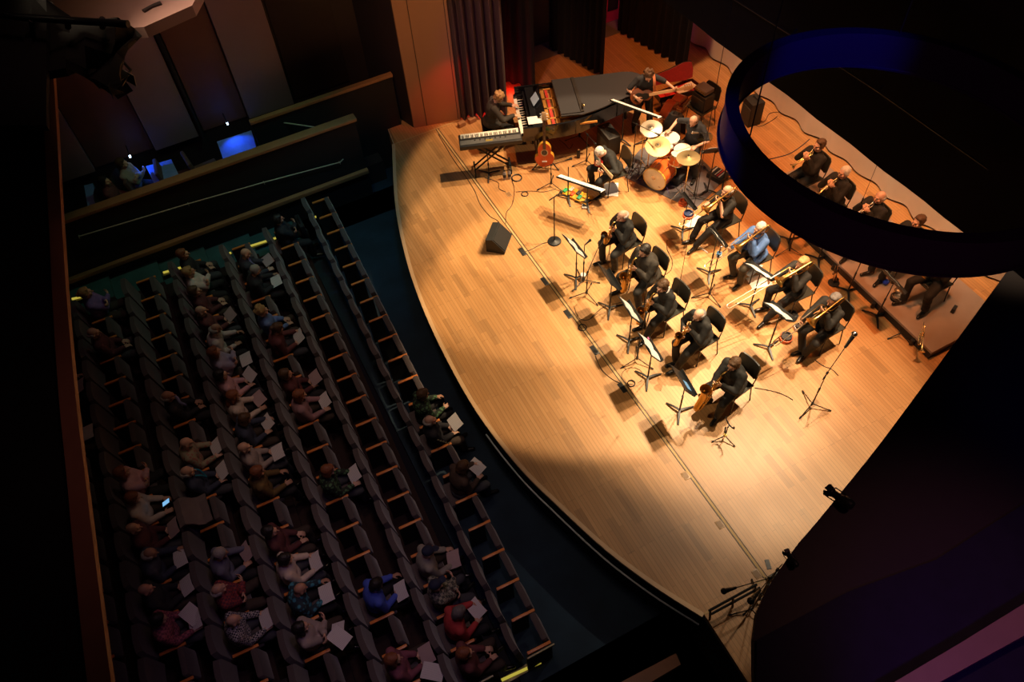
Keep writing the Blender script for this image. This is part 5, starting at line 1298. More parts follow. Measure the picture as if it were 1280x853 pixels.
sgm = MB().at(Qd); [sgm.tube([(x, -.14, .135), (x * 1.3, -.06, .195), (x * .6, .72, .14)], .0015, 4) for x in (-.024, -.008, .008, .024)]; sgm.obj('strings', CHROME, db)
# ------------------------------------------------------------------ red lined case
a, b = P(823, 121, .35), P(871, 106, .35); c = (a + b) / 2; rz = math.atan2((b - a).y, (b - a).x)
cs = thing('instrument_case', 'open instrument case lined with bright red plush behind the bass player', 'case', (c.x, c.y, 0), rz)
L = (b - a).length * 1.04
co = [(-L / 2, -.11), (-L * .1, -.14), (L * .28, -.2), (L * .47, -.17), (L * .5, 0), (L * .47, .17), (L * .28, .2), (-L * .1, .14), (-L / 2, .11)]
PLUSH = mat('red_plush', (.70, .015, .02), .9, var=.15, scale=20, sheen=.5)
MB().prism(co, .28, .30).obj('tray', BLK, cs)
wl = MB(); cc_ = [V((x, y, .30)) for x, y in co] + [V((co[0][0], co[0][1], .30))]
for i in range(len(co)):
    p_, q_ = cc_[i], cc_[i + 1]; m_ = (p_ + q_) / 2; wl.box((m_.x, m_.y, .34), ((q_ - p_).length + .015, .018, .11), rot=Rz(math.atan2((q_ - p_).y, (q_ - p_).x)))
wl.obj('side_wall', BLK, cs)
MB().prism([(x * .96, y * .92) for x, y in co], .301, .33).obj('lining', PLUSH, cs)
for k, (x, y) in enumerate(((-.25, .02), (.05, .0), (.3, .1))): MB().box((x, y, .345), (.12, .09, .04), b=.015).obj('pad', PLUSH, cs)
Ql_ = T(0, .19, .40) @ Rx(R(68))
MB().at(Ql_).prism([(x * 1.0, y + .20) for x, y in co], .0, .02).obj('lid', BLK, cs)
MB().at(Ql_).prism([(x * .96, y * .93 + .20) for x, y in co], .0205, .05).obj('lid_lining', mat('dark_red_plush', (.33, .008, .02), .95, var=.35, scale=25, sheen=.4), cs)
for x in (-L * .32, L * .32):
    for y in (-.08, .08): MB().tube([(x, y, 0), (x, y, .28)], .016, 8).obj('leg', BLKM, cs)
MB().tube([(L * .2, .3, .62), (L * .34, .18, .38)], .006, 6).obj('lid_stay', CHROME, cs)
o = MB().sheet([[(x * .12 - .05, y * .10 + .01 * math.sin(x * 3), .012 * math.sin(x * 5 + y * 3) + .01) for x in range(-2, 3)] for y in range(-1, 2)], .012).obj('white_cloth', PAPERW, None, V((c.x, c.y, .37)) + Rz(rz) @ V((.22, -.02, 0)), rz + .2); tag(o, 'crumpled white cloth in the lower half of the red case', 'cloth')
# ------------------------------------------------------------------ drum rug, kit and drummer
rug = [P(x, y) for x, y in ((778, 214), (781, 222), (868, 263), (903, 228), (884, 206), (852, 176), (838, 170), (800, 187))]
o = MB().prism([(q.x, q.y) for q in rug], .0, .008).obj('drum_rug', mat('grey_drum_rug', (.125, .115, .125), .95, var=.35, scale=6)); tag(o, 'dark grey rug under the drum kit', 'rug')
DR = mat('orange_drum_lacquer', (.70, .14, .025), .2, var=.1, coat=.5); DHEAD = mat('drum_head_white', (.82, .80, .76), .4, var=.03); DCR = mat('drum_head_cream', (.80, .70, .48), .4, var=.04)
CYM = mat('cymbal_bronze', (.34, .26, .13), .55, 1.0, var=.12, scale=3); CYM2 = mat('cymbal_bright', (.50, .42, .32), .45, 1.0, var=.1, scale=3)
kit_rz = face(.35, -.93)
def drum(c, r_, h, label, hd=DHEAD, tilt=None, name='drum', legs=0, back=None):
    t = thing(name, label, 'drum', c, 0, 'drums of the kit')
    Q = tilt or Matrix.Identity(4)
    MB().at(Q).lathe([(r_ * .97, -h / 2), (r_, -h / 2 + .01), (r_, h / 2 - .01), (r_ * .97, h / 2)], n=32).obj('shell', DR, t)
    for s_ in (-1, 1):
        MB().at(Q).lathe([(r_ * .965, s_ * h / 2 + s_ * .004), (r_ * 1.03, s_ * h / 2 + s_ * .004), (r_ * 1.03, s_ * (h / 2 - .022)), (r_ * 1.0, s_ * (h / 2 - .022))], n=32, cap=False).obj('hoop', CHROME if name != 'bass_drum' else mat('yellow_wood_hoop', (.80, .48, .08), .3, var=0), t)
    MB().at(Q).lathe([(r_ * .96, h / 2 - .002), (r_ * .96, h / 2 + .003), (0, h / 2 + .004)], n=32).obj('head', hd, t)
    lg = MB().at(Q)
    for k in range(8):
        a = 2 * PI * k / 8 + .2; lg.tube([(r_ * 1.02 * math.cos(a), r_ * 1.02 * math.sin(a), -h / 2 + .01), (r_ * 1.02 * math.cos(a), r_ * 1.02 * math.sin(a), h / 2)], .005, 6); lg.box((r_ * 1.01 * math.cos(a), r_ * 1.01 * math.sin(a), 0), (.022, .022, .04))
    lg.obj('lugs', CHROME, t)
    for k in range(legs):
        a = 2 * PI * k / legs + .5; MB().tube([(r_ * 1.03 * math.cos(a), r_ * 1.03 * math.sin(a), h * .1), (r_ * 1.06 * math.cos(a), r_ * 1.06 * math.sin(a), -c[2] + .008)], .008, 6).obj('leg', CHROME, t)
    return t
c1 = P(818, 224, .27); fd = V((.42, -.91, 0)).normalized()
cb = c1 - fd * .20; cb.z = .262
bd = drum(tuple(cb), .245, .40, 'orange bass drum with cream front head and yellow hoop facing the guitarist', DCR, Rz(face(fd.x, fd.y)) @ Rx(-PI / 2), 'bass_drum')
MB().at(Rz(face(fd.x, fd.y)) @ Rx(-PI / 2)).lathe([(.05, .204), (.05, .207), (0, .207)], T(.02, -.03, 0), 20).obj('port_ring', CHROME, bd)
MB().at(Rz(face(fd.x, fd.y)) @ Rx(-PI / 2)).box((-.13, .13, .206), (.05, .03, .003)).obj('logo_badge', PEG, bd)
for k in (-1, 1): MB().at(Rz(face(fd.x, fd.y))).tube([(k * .20, .10, -.10), (k * .36, .17, -.25)], .009, 6).obj('spur', CHROME, bd)
drum(tuple(P(832, 187, .62)), .13, .19, 'small orange rack tom under the middle cymbal', DHEAD, Rz(kit_rz) @ Rx(.25), 'rack_tom')
drum(tuple(P(846, 199, .60)), .14, .20, 'small orange rack tom next to the snare drum', DHEAD, Rz(kit_rz) @ Rx(.25), 'rack_tom')
drum(tuple(P(853, 190, .60)), .175, .14, 'white headed snare drum partly under the cymbal nearest the drummer\'s hand', DHEAD, Rx(.05), 'snare_drum', 3)
drum(tuple(P(836, 181, .52)), .20, .36, 'floor tom with a white head behind the middle cymbal', DHEAD, None, 'floor_tom', 3)
def cymbal(c, r_, tx, ty, label, mt, base, bl=.24, pm=None):
    t = thing('cymbal_stand', label, 'cymbal', (base[0], base[1], .008), 0, 'cymbals on their stands')
    d = V(c) - V((base[0], base[1], .008)); top = V((d.x, d.y, d.z))
    for k in range(3):
        a = .6 + 2 * PI * k / 3; MB().tube([(0, 0, .28), (bl * math.cos(a), bl * math.sin(a), .01)], .009, 8).tube([(0, 0, .10), (bl * .6 * math.cos(a), bl * .6 * math.sin(a), .12)], .006, 6).obj('leg', CHROME, t)
    pole = MB().tube([(0, 0, .06), (0, 0, d.z * .7)], .011, 8).tube([(0, 0, d.z * .7), tuple(top)], .009, 8).tube([(0, 0, d.z * .66), (0, 0, d.z * .73)], .018, 8); pole.obj('pole', pm or mat('brassy_stand', (.75, .55, .25), .3, 1, var=0), t)
    Q = T(*top) @ Rx(tx) @ Ry(ty)
    q = MB().at(Q).lathe([(0, .028), (.02, .026), (.045, .008), (.06, .0), (r_ * .6, -.008), (r_, -.018), (r_, -.020), (r_ * .6, -.011), (.06, -.003), (0, .0)], n=40, cap=False).obj('cymbal', mt, t)
    MB().at(Q).tube([(0, 0, -.02), (0, 0, .06)], .006, 8).tube([(0, 0, .026), (0, 0, .04)], .016, 8).obj('wing_nut', BLK, q)
    return t
cymbal(P(814, 160, 1.12), .21, .18, .12, 'bright white gold crash cymbal nearest the bass player', CYM2, P(800, 214))
cymbal(P(822.5, 182, 1.0), .24, .12, .22, 'large tan ride cymbal in the middle of the kit', CYM, P(808, 220))
cymbal(P(860.5, 196.5, .98), .22, .05, -.05, 'flat tan cymbal on a tall chrome tripod nearest the bald trombonist', CYM, P(855, 243), .32)
t = thing('hi_hat', 'pair of hi-hat cymbals by the drummer\'s left hand', 'cymbal', P(874, 208, .008)); t['group'] = 'cymbals on their stands'
tripod(t, .2, .22, .3, CHROME); MB().tube([(0, 0, .05), (0, 0, .82)], .009, 8).obj('pole', CHROME, t)
for z in (.74, .76): MB().lathe([(0, z + .02), (.03, z + .012), (.05, z), (.155, z - .006), (.155, z - .008), (0, z)], n=32, cap=False).obj('cymbal', CYM, t)
MB().box((-.10, .0, .03), (.22, .08, .015), b=.004).obj('pedal', CHROME, t)
w0 = root_from_head((868, 148), 1.20, kit_rz, .14)
st = thing('drum_stool', 'round black drum stool under the drummer', 'stool', V((w0.x, w0.y, 0)), kit_rz)
MB().lathe([(.0, .44), (.16, .44), (.175, .46), (.175, .49), (.15, .505), (0, .505)], n=24).obj('seat', PBLK, st); tripod(st, .25, .24, .5, CHROME); MB().tube([(0, 0, .2), (0, 0, .44)], .014, 8).obj('pole', CHROME, st)
p = dict(size=SZ, lean=6, hpitch=34, hip=(0, 0, .58), handR=(.42, .26, .80), handL=(-.24, .34, .78), hdirR=(.35, .9, -.2), hdirL=(.2, .95, -.2), palmL=(.3, 0, -1), palmR=(-.3, 0, -1), footL=(-.34, .36, 0), footR=(.16, .46, 0), curl=.9, elbowL=(-1, -.3, -.5), elbowR=(1, -.5, -.3))
musician(p, w0, kit_rz, 'balding drummer in a black short-sleeved shirt behind the orange drum kit', 'short', ('fringe', 'brown'), mat('slate_shirt', (.03, .034, .042), .85, var=.15))
def lw(x, y, z): return V((w0.x, w0.y, 0)) + Rz(kit_rz) @ V((x, y, z))
for k, (a_, b_, lab) in enumerate(((lw(.42, .30, .80), lw(.52, .66, .78), 'wooden drum stick in the drummer\'s outstretched right hand'), (lw(-.20, .38, .80), lw(-.02, .68, .76), 'wooden drum stick in the drummer\'s left hand over the snare'))):
    o = MB().tube([a_, a_.lerp(b_, .85), b_ - (b_ - a_) * .05, b_], [.007, .006, .004, .006], 8).obj('drum_stick', mat('stick_wood', (.75, .55, .3), .5, var=0)); tag(o, lab, 'drum stick', 'drum sticks')
# side table by the drummer with sheets
c = P(842, 176, .42); r = thing('stick_bag', 'black open stick bag hung beside the floor tom with pale sticks in it', 'bag', c, .5)
MB().box((0, 0, 0), (.34, .20, .03), b=.01).obj('bag_body', BLK, r)
for k in range(4): MB().tube([(-.12, -.06 + .04 * k, .024), (.14, -.07 + .045 * k, .024)], .007, 6).obj('stick', PEG, r)
for k in (-1, 1): MB().tube([(k * .15, 0, -.01), (k * .15, 0, -.41)], .008, 6).obj('hanger', CHROME, r)
# pedal and cases near the drums, and the mixer
c = P(897, 222); r = thing('small_mixer', 'small black effects rack with pale sliders at the far corner of the drum rug', 'effects unit', V((c.x, c.y, .008)), .3)
MB().box((0, 0, .05), (.34, .30, .10), b=.01).obj('case', BLK, r)
for k in range(6): MB().box((-.12 + .048 * k, .02, .104), (.025, .22, .01)).obj('slider_strip', [WHITEP, DKGREY, SILVER, RED, WHITEP, DKGREY][k], r)
o = MB().box((0, 0, .10), (.26, .34, .18), b=.03).obj('equipment_bag', mat('black_nylon', (.02, .024, .03), .7, var=.3), None, P(846, 225, .008), .4); tag(o, 'soft black equipment bag beside the bass drum', 'bag')
MB().tube([(-.08, -.05, .19), (-.05, -.05, .24), (.05, .05, .24), (.08, .05, .19)], .01, 6).obj('handle', BLK, o)
# gig bag behind the cymbals
o = MB().sheet([[(x, y, z + .02 * math.sin(x * 30)) for x, y, z in ((-.20 * k, -.12, .02), (-.19 * k, -.11, .34), (-.13 * k, -.05, .50), (-.12 * k, .06, .50), (-.18 * k, .12, .30), (-.20 * k, .13, .02))] for k in (1, .5, 0, -.5, -1)], .03).obj('gig_bag', mat('charcoal_gig_bag', (.035, .035, .038), .8, var=.3), None, P(842, 168), .4); tag(o, 'charcoal soft gig bag standing behind the cymbals beside the double bass', 'bag')
MB().tube([(-.07, 0, .50), (-.05, 0, .57), (.05, 0, .57), (.07, 0, .50)], .012, 6).obj('handle', BLK, o)
# ------------------------------------------------------------------ cables
def pc(pts, label, **k): return cable([P(x, y, .006) for x, y in pts], label, **k)
pc([(548, 168), (566, 198), (583, 222), (594, 240), (600, 255), (612, 270), (622, 276), (627, 284)], 'black cable running along the seam from the curtain to the floor monitor')
pc([(636, 205), (639, 222), (643, 238), (640, 256), (633, 266), (632, 280)], 'black cable dropping from the keyboard past the floor plate to the monitor')
pc([(645, 240), (665, 239), (680, 240), (695, 236)], 'thin black cable between the floor plate and the guitar microphone')
pc([(606, 222), (622, 228), (624, 236), (632, 240)], 'thin black cable from the keyboard stand to the floor plate')
pc([(744, 445), (752, 462), (765, 474), (779, 481)], 'black cable beside the seam leading to the lowest floor pocket')
pc([(653, 316), (664, 312), (680, 304), (692, 303)], 'thin black cable from the floor pocket to the round base microphone stand')
pc([(834, 300), (834, 312), (840, 325), (839, 337), (831, 344)], 'thin wavy black cable on the open floor between the two brass rows')
pc([(738, 398), (755, 384), (778, 378)], 'thin black cable crossing the floor behind the second music stand')
pc([(718, 385), (724, 398), (735, 400), (747, 392)], 'looped black cable at the foot of the low tripod stand')
pc([(943, 485), (965, 489), (980, 494), (991, 500)], 'thin black cable curving from the last chair to the tall lower microphone stand')
pc([(1018, 450), (1030, 458), (1040, 462), (1048, 470)], 'thin black cable beside the lower trombonist\'s shoe')
pc([(962, 199), (985, 193), (1000, 184), (1012, 174)], 'thick dark blue cable from the ring edge to the brown-haired trumpeter', r=.010, mt=mat('blue_black_cable', (.03, .035, .06), .5, var=0))
pc([(941, 148), (955, 152), (962, 142), (975, 140)], 'tangled black cable beside the upstage loudspeaker')
pc([(940, 154), (950, 158), (966, 150), (972, 145)], 'second black cable on the floor by the upstage loudspeaker')
pc([(699, 175), (706, 180), (712, 186), (716, 180)], 'black cable under the treble side of the piano')
coil(P(646, 223), .10, 'round coil of black cable below the keyboard'); coil(P(656, 243), .065, 'small coil of black cable right of the floor plate', 3)
coil(P(728, 412 - 2), .07, 'small coil of black cable under the first tripod stand', 3); coil(P(789, 480), .06, 'tight coil of black cable beside the lowest floor pocket', 4)
coil(P(790, 470), .17, 'wide thin loop of cable by the tripod of the lower saxophone stands', 1, .004)
# railing, microphone stands and strut at the lower stage corner
r = thing('stage_railing', 'black pipe railing lying along the lower end of the apron', 'railing', P(888, 768, 0))
A_, B_ = P(889, 768, .25), P(950, 735, .25); o0 = P(888, 768, 0)
MB().tube([A_ - o0, B_ - o0], .018, 8).obj('rail', BLKM, r)
A2, B2 = P(886, 764, .5), P(946, 731, .5); MB().tube([A2 - o0, B2 - o0], .018, 8).obj('rail', BLKM, r)
for t_ in (0.03, .5, .97):
    q_ = A_.lerp(B_, t_); MB().tube([V((q_.x, q_.y, 0)) - o0, A2.lerp(B2, t_) - o0], .016, 8).obj('post', BLKM, r)
ms((938, 765), (938, 748), 1.3, (920, 735), 1.5, 'black microphone stand with a boom at the lowest stage corner', rot=.2, big=1.5)
ms((948, 752), (945, 742), 1.2, (950, 738), 1.35, 'black microphone stand with a drooping head beside the lower railing', rot=.7, big=1.8)
o = MB().tube([P(961, 724, .05), P(985, 709, .05)], .035, 10).obj('grey_tube', mat('grey_steel_tube', (.16, .18, .17), .4, .6, var=0)); tag(o, 'short thick grey tube lying on the floor at the lower stage corner', 'tube')
# ------------------------------------------------------------------ theatre seats
SEATC = mat('mauve_grey_seat_cloth', (0.105, 0.08, 0.078), .9, var=.15, scale=12, sheen=.3)
ARMW = mat('orange_arm_wood', (0.80, 0.25, 0.05), .35, var=.1)
SEATM = mat('seat_dark_metal', (0.02, 0.018, 0.018), .6, var=0)
def seat_proto(folded, arm2=False):
    r = thing('theatre_seat', 'x', 'seat')
    g = []
    for k in range(7):
        z = .34 + .09 * k; yb = -.30 - .13 * (z - .34) ; hw = .225 if k < 6 else .20
        g.append([(hw * t, yb - .022 * math.cos(t * 1.5), z) for t in (-1, -.6, 0, .6, 1)])
    MB().sheet(g, .085).obj('backrest', SEATC, r)
    if folded: MB().box((0, .10, .53), (.41, .10, .36), rot=Rx(.16), b=.04).obj('seat', SEATC, r)
    else: MB().box((0, -.05, .42), (.43, .46, .10), b=.04).obj('seat', SEATC, r)
    MB().box((-.248, -.04, .615), (.045, .36, .035), b=.01).obj('armrest', ARMW, r)
    MB().box((-.248, -.10, .30), (.03, .26, .60)).obj('stanchion', SEATM, r)
    if arm2:
        MB().box((.248, -.04, .615), (.045, .36, .035), b=.01).obj('armrest', ARMW, r); MB().box((.248, -.10, .30), (.03, .26, .60)).obj('stanchion', SEATM, r)
    return Proto(r, [(c, []) for c in kids(r)])
PF, PO, PE = seat_proto(True), seat_proto(False), seat_proto(True, True)
used = {id(PF): False, id(PO): False, id(PE): False}
PITCHX = {1: .503, 2: .507, 3: .49, 4: .50, 5: .49, 6: .49, 7: .49}
ROWS = {1: (-12.92, -2.86), 2: (-12.38, -2.86), 3: (-12.25, -2.70), 4: (-12.2, -2.6), 5: (-12.1, -2.6), 6: (-11.9, -2.6), 7: (-11.3, -2.8)}
ORD = ['first', 'second', 'third', 'fourth', 'fifth', 'sixth', 'seventh', 'eighth', 'ninth', 'tenth', 'eleventh', 'twelfth', 'thirteenth', 'fourteenth', 'fifteenth', 'sixteenth', 'seventeenth', 'eighteenth', 'nineteenth', 'twentieth', 'twenty-first', 'twenty-second', 'twenty-third']
RN = {1: 'front row', 2: 'second row', 3: 'third row', 4: 'fourth row', 5: 'fifth row', 6: 'sixth row', 7: 'rearmost row'}
# people: head pixel, row, pose, hair, top colour, label
AUD = [
 # front row
 ((533, 500), 1, 0, ('short', 'brown'), 'green_print', 'person with brown hair and a green leafy top in the front row', 0),
 ((541, 523), 1, 1, None, 'black', 'bald person in a dark jacket with pale sleeve lettering, front row', 1),
 ((573, 595), 1, 2, ('bob', 'brown'), 'brown', 'person with brown hair and bare arms, farthest down the front row', 1),
 # second row
 ((349, 270), 2, 3, ('short', 'dark'), 'black', 'person in black with dark hair at the top end of the second row', 0),
 ((524, 684), 2, 0, ('cap', 'navy'), 'grey', 'person in a navy cap and grey shirt in the second row', 1),
 ((520, 706), 2, 3, ('cap', 'navy'), 'pale_check', 'person in a dark cap and pale checked top beside the grey shirt', 0),
 ((541, 730), 2, 2, ('short', 'steel'), 'red', 'person in a bright red sweater in the second row', 1),
 ((549, 775), 2, 1, ('short', 'auburn'), 'maroon', 'person in a maroon jacket near the lower end of the second row', 0),
 # third row
 ((302, 322), 3, 0, None, 'dark_suit', 'bald person in a dark suit and pale blue collar in the third row', 1),
 ((309, 344), 3, 2, ('thin', 'grey'), 'black', 'grey-haired person in black beside the bald one in a suit', 1),
 ((330, 393), 3, 1, ('curly', 'blonde'), 'denim', 'person with curly fair hair and a blue top in the third row', 0),
 ((336, 409), 3, 2, ('bun', 'brown'), 'maroon', 'person in a plum top seated next to the blue top', 1),
 ((354, 462), 3, 1, ('short', 'brown'), 'wine', 'person in a wine red top above the white booklet in the third row', 1),
 ((361, 488), 3, 0, ('bob', 'auburn'), 'rose', 'person with auburn hair and a rose cardigan in the third row', 1),
 ((405, 606), 3, 0, ('bob', 'auburn'), 'green_print', 'person with dark red hair and a leafy dark top in the third row', 1),
 ((457, 722), 3, 2, ('short', 'dark'), 'blue', 'person in a royal blue sweater in the third row', 1),
 ((486, 812), 3, 1, ('bob', 'auburn'), 'plum', 'person in a dusty plum top at the bottom of the third row', 1),
 # fourth row
 ((249, 296), 4, 1, ('short', 'auburn'), 'black', 'person in black with glasses at the top of the fourth row', 0),
 ((245, 318), 4, 3, ('short', 'blonde'), 'white', 'person in a white shirt with folded arms at the top of the fourth row', 0),
 ((246, 338), 4, 1, ('short', 'brown'), 'wine', 'person in dark wine clothes below the white shirt', 0),
 ((251, 360), 4, 1, None, 'maroon', 'bald person in maroon with a small red booklet in the fourth row', 1),
 ((252, 379), 4, 2, None, 'white', 'bald person in a white striped shirt in the fourth row', 0),
 ((263, 402), 4, 3, ('bob', 'auburn'), 'lavender', 'person in a lavender top with a large brown booklet', 1),
 ((264, 424), 4, 1, ('bob', 'dark'), 'pink', 'person with black hair and a pale pink shirt in the fourth row', 1),
 ((272, 450), 4, 0, ('long', 'auburn'), 'cream', 'person with long auburn hair and a cream top in the fourth row', 1),
 ((280, 476), 4, 2, ('bob', 'brown'), 'navy', 'person in dark navy holding a magazine in the fourth row', 1),
 ((284, 513), 4, 1, None, 'beige', 'bald person in a beige jacket in the middle of the fourth row', 1),
 ((322, 602), 4, 0, ('short', 'auburn'), 'ochre', 'person lit amber with raised knees in the fourth row', 0),  # amber light is put into the colour of this top
 ((333, 648), 4, 1, ('short', 'dark'), 'wine', 'person in dark red with a thin pale scarf in the fourth row', 0),
 ((351, 722), 4, 0, ('short', 'dark'), 'cream', 'person with dark hair and a cream shirt in the fourth row', 1),
 ((368, 750), 4, 2, None, 'teal_print', 'balding person in a teal patterned shirt', 1),
 ((388, 802), 4, 3, ('bob', 'dark'), 'beige', 'person with dark hair in a pale wrap beside a white sheet', 1),
 ((425, 848), 4, 0, ('short', 'dark'), 'violet', 'person in deep violet light at the bottom edge of the picture', 0),
 # fifth row
 ((213, 482), 5, 1, None, 'black', 'person in black with a lavender scarf in the fifth row', 0),
 ((219, 542), 5, 0, None, 'floral', 'bald person in a cream floral sweater in the fifth row', 1),
 ((226, 580), 5, 1, None, 'navy', 'bald person in black wearing a turquoise lanyard', 1),
 ((262, 718), 5, 2, ('thin', 'grey'), 'slate', 'person in a slate grey sweater with a tilted programme', 1),
 ((261, 756), 5, 3, None, 'red_plaid', 'bald person in a dark red plaid shirt in the fifth row', 0),
 ((273, 795), 5, 0, None, 'check', 'person in a black and white checked shirt', 1),
 ((300, 848), 5, 1, ('short', 'dark'), 'plum', 'person in purple shade at the bottom edge, below the checked shirt', 0),
 # sixth row
 ((115, 330), 6, 3, ('bun', 'blonde'), 'violet', 'fair-haired person in a violet top at the upper left end of the sixth row', 0),
 ((118, 402), 6, 1, None, 'wine', 'person in dark wine clothes near the left balcony edge', 0),
 ((155, 600), 6, 3, ('bob', 'auburn'), 'pink', 'person in a pink top with folded arms in the sixth row', 0),
 ((161, 626), 6, 0, ('bob', 'auburn'), 'cream', 'person in a white blouse holding a glowing phone', 0),
 ((165, 666), 6, 1, None, 'wine', 'bald person in dark red with a tan booklet in the sixth row', 1),
 ((163, 702), 6, 2, None, 'navy', 'person with a pink lit face in the sixth row', 1),
 ((170, 741), 6, 1, None, 'black', 'person in black with a pale collar in the sixth row', 1),
 ((186, 775), 6, 0, ('short', 'dark'), 'pink_plaid', 'person in a pink plaid top at the bottom of the sixth row', 1),
 # rearmost row, by the balcony edge
 ((100, 452), 7, 2, ('short', 'brown'), 'plum', 'person in plum clothes at the left edge holding a pinkish programme', 1),
 ((112, 512), 7, 1, ('short', 'auburn'), 'black', 'person in black at the left edge beside the balcony rail', 1),
]
TOPC = dict(black=(.018, .017, .02), brown=(.05, .03, .02), grey=(.20, .18, .15), red=(.30, .03, .03), maroon=(.10, .03, .03), dark_suit=(.03, .03, .04), denim=(.09, .14, .30),
            wine=(.07, .02, .022), rose=(.24, .13, .14), blue=(.04, .07, .36), plum=(.16, .05, .07), white=(.42, .36, .34), lavender=(.28, .25, .34), pink=(.42, .24, .25), cream=(.42, .34, .28),
            navy=(.03, .035, .06), beige=(.25, .20, .18), ochre=(.10, .06, .02), violet=(.16, .10, .26), slate=(.10, .10, .14))
def topmat(k):
    if k == 'green_print': return fabric_print('green_leaf_print', (.10, .22, .10), (.02, .03, .02), 'v', 22)
    if k == 'teal_print': return fabric_print('teal_print', (.06, .28, .38), (.02, .04, .06), 'v', 16)
    if k == 'floral': return fabric_print('cream_floral_print', (.40, .16, .12), (.38, .34, .22), 'v', 20)
    if k == 'check': return fabric_print('black_white_check', (.50, .46, .46), (.02, .02, .04), 'check', 42)
    if k == 'pale_check': return fabric_print('pale_check', (.34, .32, .24), (.08, .08, .07), 'check', 24)
    if k == 'red_plaid': return fabric_print('red_plaid', (.32, .05, .05), (.12, .03, .05), 'check', 30)
    if k == 'pink_plaid': return fabric_print('pink_plaid', (.50, .14, .18), (.22, .07, .10), 'check', 30)
    return mat('cloth_' + k, tuple(min(.8, v * 1.7) for v in TOPC[k]), .85, var=.15, scale=14)
base = dict(size=.93, hip=(0, 0, .52), footL=(-.12, .40, 0), footR=(.12, .42, 0))
POSE = [dict(base, lean=2, hpitch=16, elbowL=(-.35, -.5, -.8), elbowR=(.35, -.5, -.8), handL=(-.13, .33, .66), handR=(.14, .33, .66), palmL=(.4, .3, -.7), palmR=(-.4, .3, -.7)),
        dict(base, lean=-3, hpitch=4, hyaw=-12, elbowL=(-.35, -.5, -.8), elbowR=(.35, -.5, -.8), handL=(-.08, .26, .64), handR=(.10, .28, .64), palmL=(0, 0, -1), palmR=(0, 0, -1)),
        dict(base, lean=6, hpitch=24, hyaw=8, elbowL=(-.35, -.5, -.8), elbowR=(.35, -.5, -.8), handL=(-.16, .38, .70), handR=(.10, .30, .66), palmL=(.5, .2, -.6), palmR=(-.3, .2, -.8)),
        dict(base, lean=-2, hpitch=2, hyaw=6, handL=(.10, .24, .90), handR=(-.08, .27, .84), hdirL=(1, .1, 0), hdirR=(-1, .1, 0), palmL=(0, -1, 0), palmR=(0, -1, 0), elbowL=(-.5, .1, -.9), elbowR=(.5, .1, -.9))]
BODY = []
for ip, pp in enumerate(POSE):
    f = figure(pp, 'long', vox=.0115, cv=.017); BODY.append(f)
HAIRM = {}
def hm(ip, st):
    if (ip, st) not in HAIRM: HAIRM[(ip, st)] = hair_mesh(BODY[ip]['J'], st, .013)
    return HAIRM[(ip, st)]
occupied = {}
TROU = [mat('trouser_dark', (.022, .02, .022), .85, var=.2), mat('trouser_brown', (.06, .04, .03), .85, var=.2), mat('trouser_grey', (.06, .06, .07), .85, var=.2)]
PROG = printed_paper('programme_page', (.80, .75, .74), (.55, .52, .52), 110)
PROGM = mat('mauve_booklet', (.50, .36, .36), .6, var=.08)
def seat_xs(r):
    a, b = ROWS[r]; n = int(round((b - a) / PITCHX[r])); return [a + (b - a) * (i + .5) / n for i in range(n)]
def programme(x, y, z, rz, label, mt, w_=.27, h_=.20, tilt=.35):
    Q = T(0, .40, .70) @ Rx(tilt)
    rows = [[Q @ V((w_ * (i / 8 - .5), h_ * (j / 2 - .5), .012 * math.cos(abs(i / 8 - .5) * 6 - .6))) for i in range(9)] for j in range(3)]
    o = MB().sheet(rows, .003).obj('programme', mt, None, (x, y, z), rz); return tag(o, label, 'programme', 'printed programmes held in the audience')
for k, (hp, row, ip, hr, tc, lab, pr) in enumerate(AUD):
    fz = FZ(row); f = BODY[ip]; hz = f['J']['head'].z + .04
    w = P(hp[0], hp[1], fz + hz); x = w.x; y = ROWY(row, x) - .06
    xs = seat_xs(row)
    i = min((j for j in range(len(xs)) if j not in occupied.get(row, {})), key=lambda j: abs(xs[j] - x)); x = xs[i]; y = ROWY(row, x) - .06
    occupied.setdefault(row, {}).setdefault(i, lab)
    rr = random.Random(k); rz = rr.uniform(-.12, .12)
    o = link(f['body'], 'person', None, SKIN if k % 3 else SKIN2); o.location = (x, y, fz); o.rotation_euler = (0, 0, rz); tag(o, lab, 'person', 'people seated in the audience')
    link(f['top'], 'top', o, topmat(tc)); link(f['trousers'], 'trousers', o, TROU[k % 3])
    for me in f['shoes']: link(me, 'shoe', o)
    if hr: link(hm(ip, hr[0]), 'hair' if hr[0] != 'cap' else 'cap', o, HAIRC[hr[1]])
    elif k % 2: link(hm(ip, 'fringe'), 'hair', o, HAIRC['grey'])
    if pr: programme(x, y + .0, fz, rz + rr.uniform(-.25, .25), 'programme of ' + lab, PROG if k % 4 else PROGM, tilt=rr.uniform(.2, .6))
